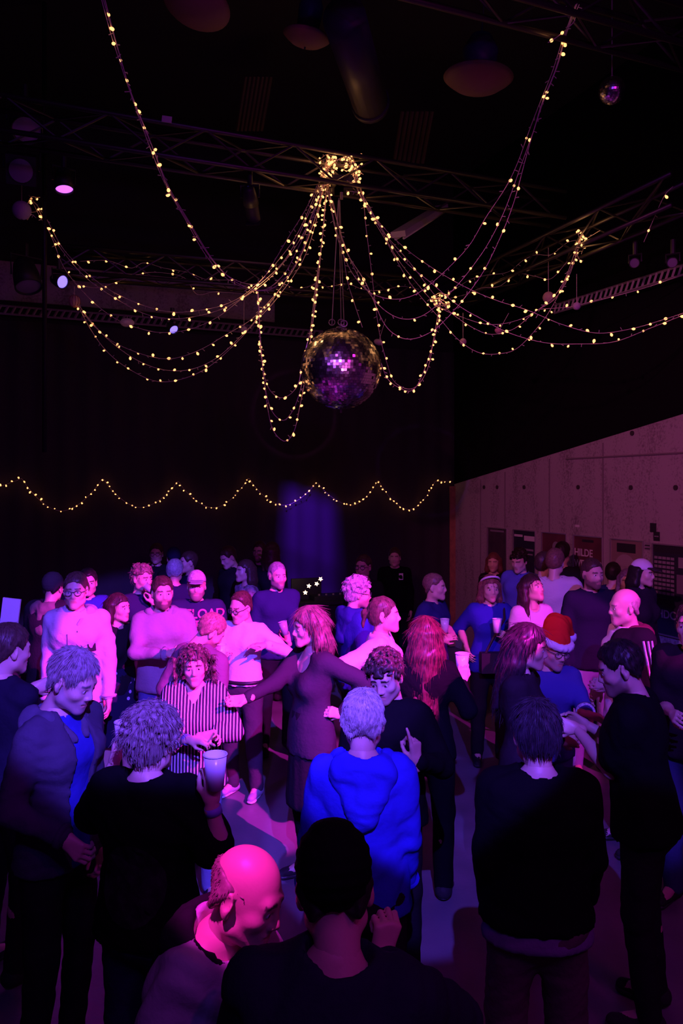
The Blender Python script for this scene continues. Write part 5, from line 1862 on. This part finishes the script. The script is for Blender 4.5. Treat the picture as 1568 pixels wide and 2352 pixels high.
person('far woman with a patterned scarf turned left', (562, 1312), 8.5, -55, fem=True, head=(0, -4, 0), hair=dict(style='long', rgb=dbrown, length=.28), top=dict(rgb=(.12, .08, .10), kind='noise', rgb2=(.4, .35, .42), scale=24, sleeve='long', name='scarf_top'), bottom=dict(rgb=DK))
person('far man with glasses scratching his chin', (596, 1267), 10.2, -16, glasses='thin', hair=dict(style='short', rgb=dbrown), beard=((.06, .03, .03), .7), top=dict(rgb=DK, sleeve='half', name='shirt'), bottom=dict(rgb=DK),
       arms=dict(l=dict(px=(612, 1288, -.15), curl=.4, dir=(-.4, -.1, .9), pole=(.8, 0, -1))))
person('far dark haired person beside the man scratching his chin', (626, 1270), 9.4, 150, fem=True, hair=dict(style='long', rgb=dbrown, length=.2), top=dict(rgb=DK, sleeve='long', name='shirt'), bottom=dict(rgb=DK))
person('grey bearded man with cropped hair in a navy sweater holding a cup', (637, 1322), 7.5, 22, head=(8, 2, 0), build=1.1, hair=dict(style='short', rgb=(.20, .17, .18), thick=.008), beard=((.16, .14, .15), .8), top=dict(rgb=(.024, .026, .09), sleeve='long', loose=.02, name='sweater'), bottom=dict(rgb=DK),
       arms=dict(l=dict(px=(662, 1478, -.35), curl=.6, dir=(-.2, -.3, .9), palm=(-.7, .5, 0))))
cup(P(652, 1443, 6.98), 'clear cup held in front of the navy sweater', clear=True, tilt=(0, -14))
# --- centre and right background
person('far man with glasses behind the curly grey haired man', (834, 1302), 8.6, -24, glasses='thick', hair=dict(style='short', rgb=dbrown), top=dict(rgb=DK, sleeve='long', name='shirt'), bottom=dict(rgb=DK))
q_ = person('farthest man in black with a white badge at the back', (906, 1280), 10.6, -6, build=1.1, hair=dict(style='short', rgb=dbrown), top=dict(rgb=BLK, sleeve='long', name='shirt'), bottom=dict(rgb=DK))
decal(q_, MB().box((0, 0, 0), (.055, .085, .002)).mesh('badge'), M_paper, 'badge', .09, 1.37 * q_['sc'], off=.006)
person('short haired man in a navy tee looking right with a cup', (998, 1348), 7.3, 58, head=(14, 0, 0), hair=dict(style='short', rgb=(.14, .08, .06), thick=.008), top=dict(rgb=(.026, .028, .13), sleeve='half', loose=.018, name='tee'), inner=dict(rgb=(.6, .6, .65), sleeve='none', loose=.004, neckr=.058), bottom=dict(rgb=DK),
       arms=dict(l=dict(px=(1040, 1458, -.05), curl=.6, dir=(-.5, -.4, .7), palm=(-.5, .7, 0), pole=(.6, .4, -1)), r=dict(px=(1015, 1470, -.3), curl=.4, dir=(.8, 0, .3))))
cup(P(1021, 1437, 7.08), 'white cup held by the man in the navy tee')
p33 = person('woman with a white headband in a blue sweater holding a cup', (1126, 1352), 7.2, 4, fem=True, build=1.08, hair=dict(style='long', rgb=(.16, .06, .045), length=.24), hat=dict(kind='headband', rgb=(.75, .72, .74)),
       top=dict(rgb=(.030, .035, .34), sleeve='elbow', loose=.014, name='sweater', hem=.86), bottom=dict(rgb=DK),
       arms=dict(l=dict(px=(1170, 1462, -.22), curl=.6, dir=(-.9, -.2, .3), palm=(-.3, .8, 0), pole=(.8, .4, -1)), r=dict(px=(1072, 1490, .0), curl=.3)))
cup(P(1141, 1437, 6.92), 'white cup held by the woman with the headband')
MB().box(nv(p33['S']((-.02, -.2, .98))), (.24, .09, .18)).build('hip_bag', mat('bag_black', (.02, .018, .02), .6), p33['body'])
MB().path([tuple(p33['U'](v)) for v in ((-.12, -.21, 1.02), (-.02, -.19, 1.2), (.1, -.13, 1.36), (.13, 0, 1.49))], .012, 6).build('bag_strap', MATS['bag_black'], p33['body'])
person('woman with very long red hair in black seen from behind', (976, 1462), 4.9, 172, head=(8, 0, 0), fem=True, build=1.0, hair=dict(style='long', rgb=(.09, .018, .022), length=.46, thick=.014, strands=1600),
       top=dict(rgb=BLK, sleeve='long', loose=.016, name='blouse'), bottom=dict(rgb=BLK), arms=dict(r=dict(px=(1062, 1565, .15), curl=.6, dir=(.05, 0, 1), palm=(.1, .9, 0), pole=(-.5, .2, -1)), l=dict(px=(940, 1620, .2))))
person('long dark haired woman in a white blouse looking up', (1222, 1352), 6.8, 18, head=(20, -16, 4), fem=True, build=1.02, hair=dict(style='long', rgb=(.035, .018, .018), length=.42), top=dict(rgb=(.62, .56, .60), sleeve='long', loose=.016, vneck=.18, name='blouse'), bottom=dict(rgb=DK))
person('person with brown hair in a white shirt seen from behind', (1275, 1292), 7.9, 168, head=(-20, 8, 0), build=1.05, hair=dict(style='full', rgb=(.12, .06, .04), thick=.018), top=dict(rgb=(.66, .62, .68), sleeve='long', loose=.026, name='shirt', fold=.012, freq=14), bottom=dict(rgb=DK),
       arms=dict(r=dict(px=(1298, 1440, -.2), curl=.6, dir=(.3, -.3, .9), pole=(-1, .2, -.6))))
cup(P(1316, 1414, 7.3), 'white cup below the white shirt seen from behind')
person('dark curly haired person in a shiny blue jacket near the posters', (1192, 1288), 8.9, -40, head=(0, 16, 0), hair=dict(style='curly', rgb=blackh, thick=.012), top=dict(rgb=(.10, .11, .42), sleeve='long', loose=.036, name='jacket', rough=.25, fold=.014, freq=12), bottom=dict(rgb=DK))
person('far person with reddish hair by the dark narrow poster', (1133, 1292), 9.9, -20, fem=True, hair=dict(style='long', rgb=(.12, .04, .03), length=.2), top=dict(rgb=DK, sleeve='long', name='shirt'), bottom=dict(rgb=DK))
person('dark haired person just left of the white shirt back', (1250, 1296), 8.3, 130, hair=dict(style='full', rgb=dbrown), top=dict(rgb=(.05, .02, .03), sleeve='long', name='shirt'), bottom=dict(rgb=DK))
person('black haired person behind the white shirt back', (1292, 1270), 9.2, 150, hair=dict(style='full', rgb=blackh), top=dict(rgb=DK, sleeve='long', name='shirt'), bottom=dict(rgb=DK))
person('tall bearded man in a dark sweater and light jeans', (1360, 1318), 6.9, 10, head=(6, 2, 0), build=1.14, hair=dict(style='short', rgb=dbrown, thick=.010), beard=((.06, .035, .03), .8), skin=(.58, .36, .28), top=dict(rgb=(.016, .016, .035), sleeve='long', loose=.022, name='sweater'), bottom=dict(rgb=LJEANS))
p42 = person('bald man turned left with a dark three stripe jacket over a white top', (1434, 1394), 5.5, -84, head=(-4, 6, 0), build=1.06, hair=dict(style='bald', rgb=(.3, .25, .22), thick=.002, strands=0), skin=(.66, .45, .38), hood=dict(rgb=(.16, .03, .06)),
       top=dict(rgb=WHITE, sleeve='long', loose=.026, name='sweatshirt', fold=.010), bottom=dict(rgb=DK), arms=dict(l=dict(px=(1400, 1570, -.1)), r=dict(px=(1380, 1580, .2))))
# dark jacket sleeve with three stripes on the side towards the viewer
sh, el, t, sp, sx = p42['A']['l']
f = Field(np.minimum(np.minimum(sh, el), t) - .2, np.maximum(np.maximum(sh, el), t) + .2, .018)
f.cone(sh + np.array((0, 0, .01)), el, .088, .080, k=.03).cone(el, t, .078, .052, k=.02)
f.cone(sh, p42['U']((.05, -.05, 1.42)), .080, .075, k=.04).cone(p42['U']((.10, -.06, 1.36)), p42['U']((.12, -.04, 1.0)), .11, .11, k=.05)
f.folds(.006, 5, 22)
v_, f_ = f.mesh()
jk = obj('jacket', mesh_np('jacket', v_, f_), fabric((.018, .014, .02)), p42['body'])
bv = BVHTree.FromPolygons([v.co for v in jk.data.vertices], [tuple(p.vertices) for p in jk.data.polygons])
dd = (el - sh) / np.linalg.norm(el - sh)
for k in (-1, 0, 1):
    pts = []
    for u in np.linspace(-.02, .24, 10):
        c_ = Vector(sh + dd * u) + Vector((0, .030 * k, 0))
        h_ = bv.ray_cast(c_ + Vector((.5, 0, 0)), Vector((-1, 0, 0)))
        pts.append((h_[0] if h_[0] is not None else c_ + Vector((.09, 0, 0))) + Vector((.002, 0, 0)))
    MB().path(pts, .0075, 4).build('sleeve_stripe', M_paper, p42['body'])
person('person in a white peaked cap near the programme poster', (1476, 1316), 7.5, 38, head=(10, 4, 0), fem=True, hair=dict(style='long', rgb=blackh, length=.2), hat=dict(kind='cap', rgb=(.75, .70, .74), peak=(.05, .03, .04)), top=dict(rgb=(.025, .015, .03), sleeve='long', loose=.03, name='jacket'), bottom=dict(rgb=DK))
person('dark haired person left of the white peaked cap', (1408, 1318), 8.65, 150, hair=dict(style='full', rgb=blackh), top=dict(rgb=NAVY, sleeve='long', name='shirt'), bottom=dict(rgb=DK))
person('woman with loose hair behind the bald man', (1440, 1335), 8.0, -20, fem=True, hair=dict(style='long', rgb=(.14, .07, .07), length=.24), top=dict(rgb=(.03, .03, .14), sleeve='long', name='blouse'), bottom=dict(rgb=DK))
p46 = person('laughing person in a red santa hat with glasses and a printed sleeve', (1273, 1492), 5.0, 10, head=(8, 6, 6), lean=(5, 2), glasses='thin', hat=dict(kind='santa'), hair=dict(style='short', rgb=grey), beard=((.3, .28, .28), .5), top=dict(rgb=(.07, .07, .32), sleeve='long', loose=.018, name='pullover'), bottom=dict(rgb=(.10, .13, .36)),
       arms=dict(l=dict(px=(1345, 1640, -.35), curl=.4, dir=(.9, -.2, -.2), pole=(.5, .2, -1)), r=dict(px=(1235, 1640, -.1))))
sh, el, t, sp, sx = p46['A']['l']
MB().tube(Vector(el * .72 + t * .28), Vector(el * .5 + t * .5), .062, .058, 18).build('sleeve_band', mat('band_print', (.75, .75, .8), .7, kind='noise', rgb2=(.2, .2, .3), scale=90), p46['body'], smooth=True)
person('long haired woman in dark clothes turned to the santa hat', (1212, 1486), 4.35, 62, head=(10, 8, 0), fem=True, hair=dict(style='long', rgb=(.022, .013, .018), length=.40, thick=.016, strands=1200), top=dict(rgb=(.022, .014, .020), sleeve='long', loose=.018, name='blouse'), bottom=dict(rgb=DK),
       arms=dict(r=dict(px=(1290, 1700, .0), curl=.4)))
# --- edges of the frame
person('dark haired person cut by the left edge, seen from behind', (22, 1492), 4.1, 150, head=(-10, 8, 0), build=1.05, hair=dict(style='short', rgb=(.05, .03, .022), thick=.016), top=dict(rgb=(.014, .014, .03), sleeve='long', name='shirt', loose=.02), bottom=dict(rgb=DK),
       arms=dict(r=dict(px=(75, 1580, .2), curl=.3, dir=(.9, .2, .2))))
person('person cut by the right edge with a pink lit cheek', (1588, 1436), 4.7, -40, hair=dict(style='short', rgb=dbrown), top=dict(rgb=(.02, .014, .02), sleeve='half', loose=.02, name='tee'), bottom=dict(rgb=JEANS), arms=dict(r=dict(px=(1545, 1640, -.2))))
# cups in the hands of the person with tousled hair and of the man with the white shirt
cup(P(494, 1772, 2.87), 'tall white cup raised at the centre left', size=1.05)
cup(P(285, 1690, 3.5), 'white cup beside the tousled hair', size=1.05)
cup(P(507, 1500, 6.02), 'white cup in front of the white shirt', size=1.1)
cup(P(1061, 1524, 5.10), 'cup held low beside the long red hair', rgb=(.22, .16, .20), size=1.1)
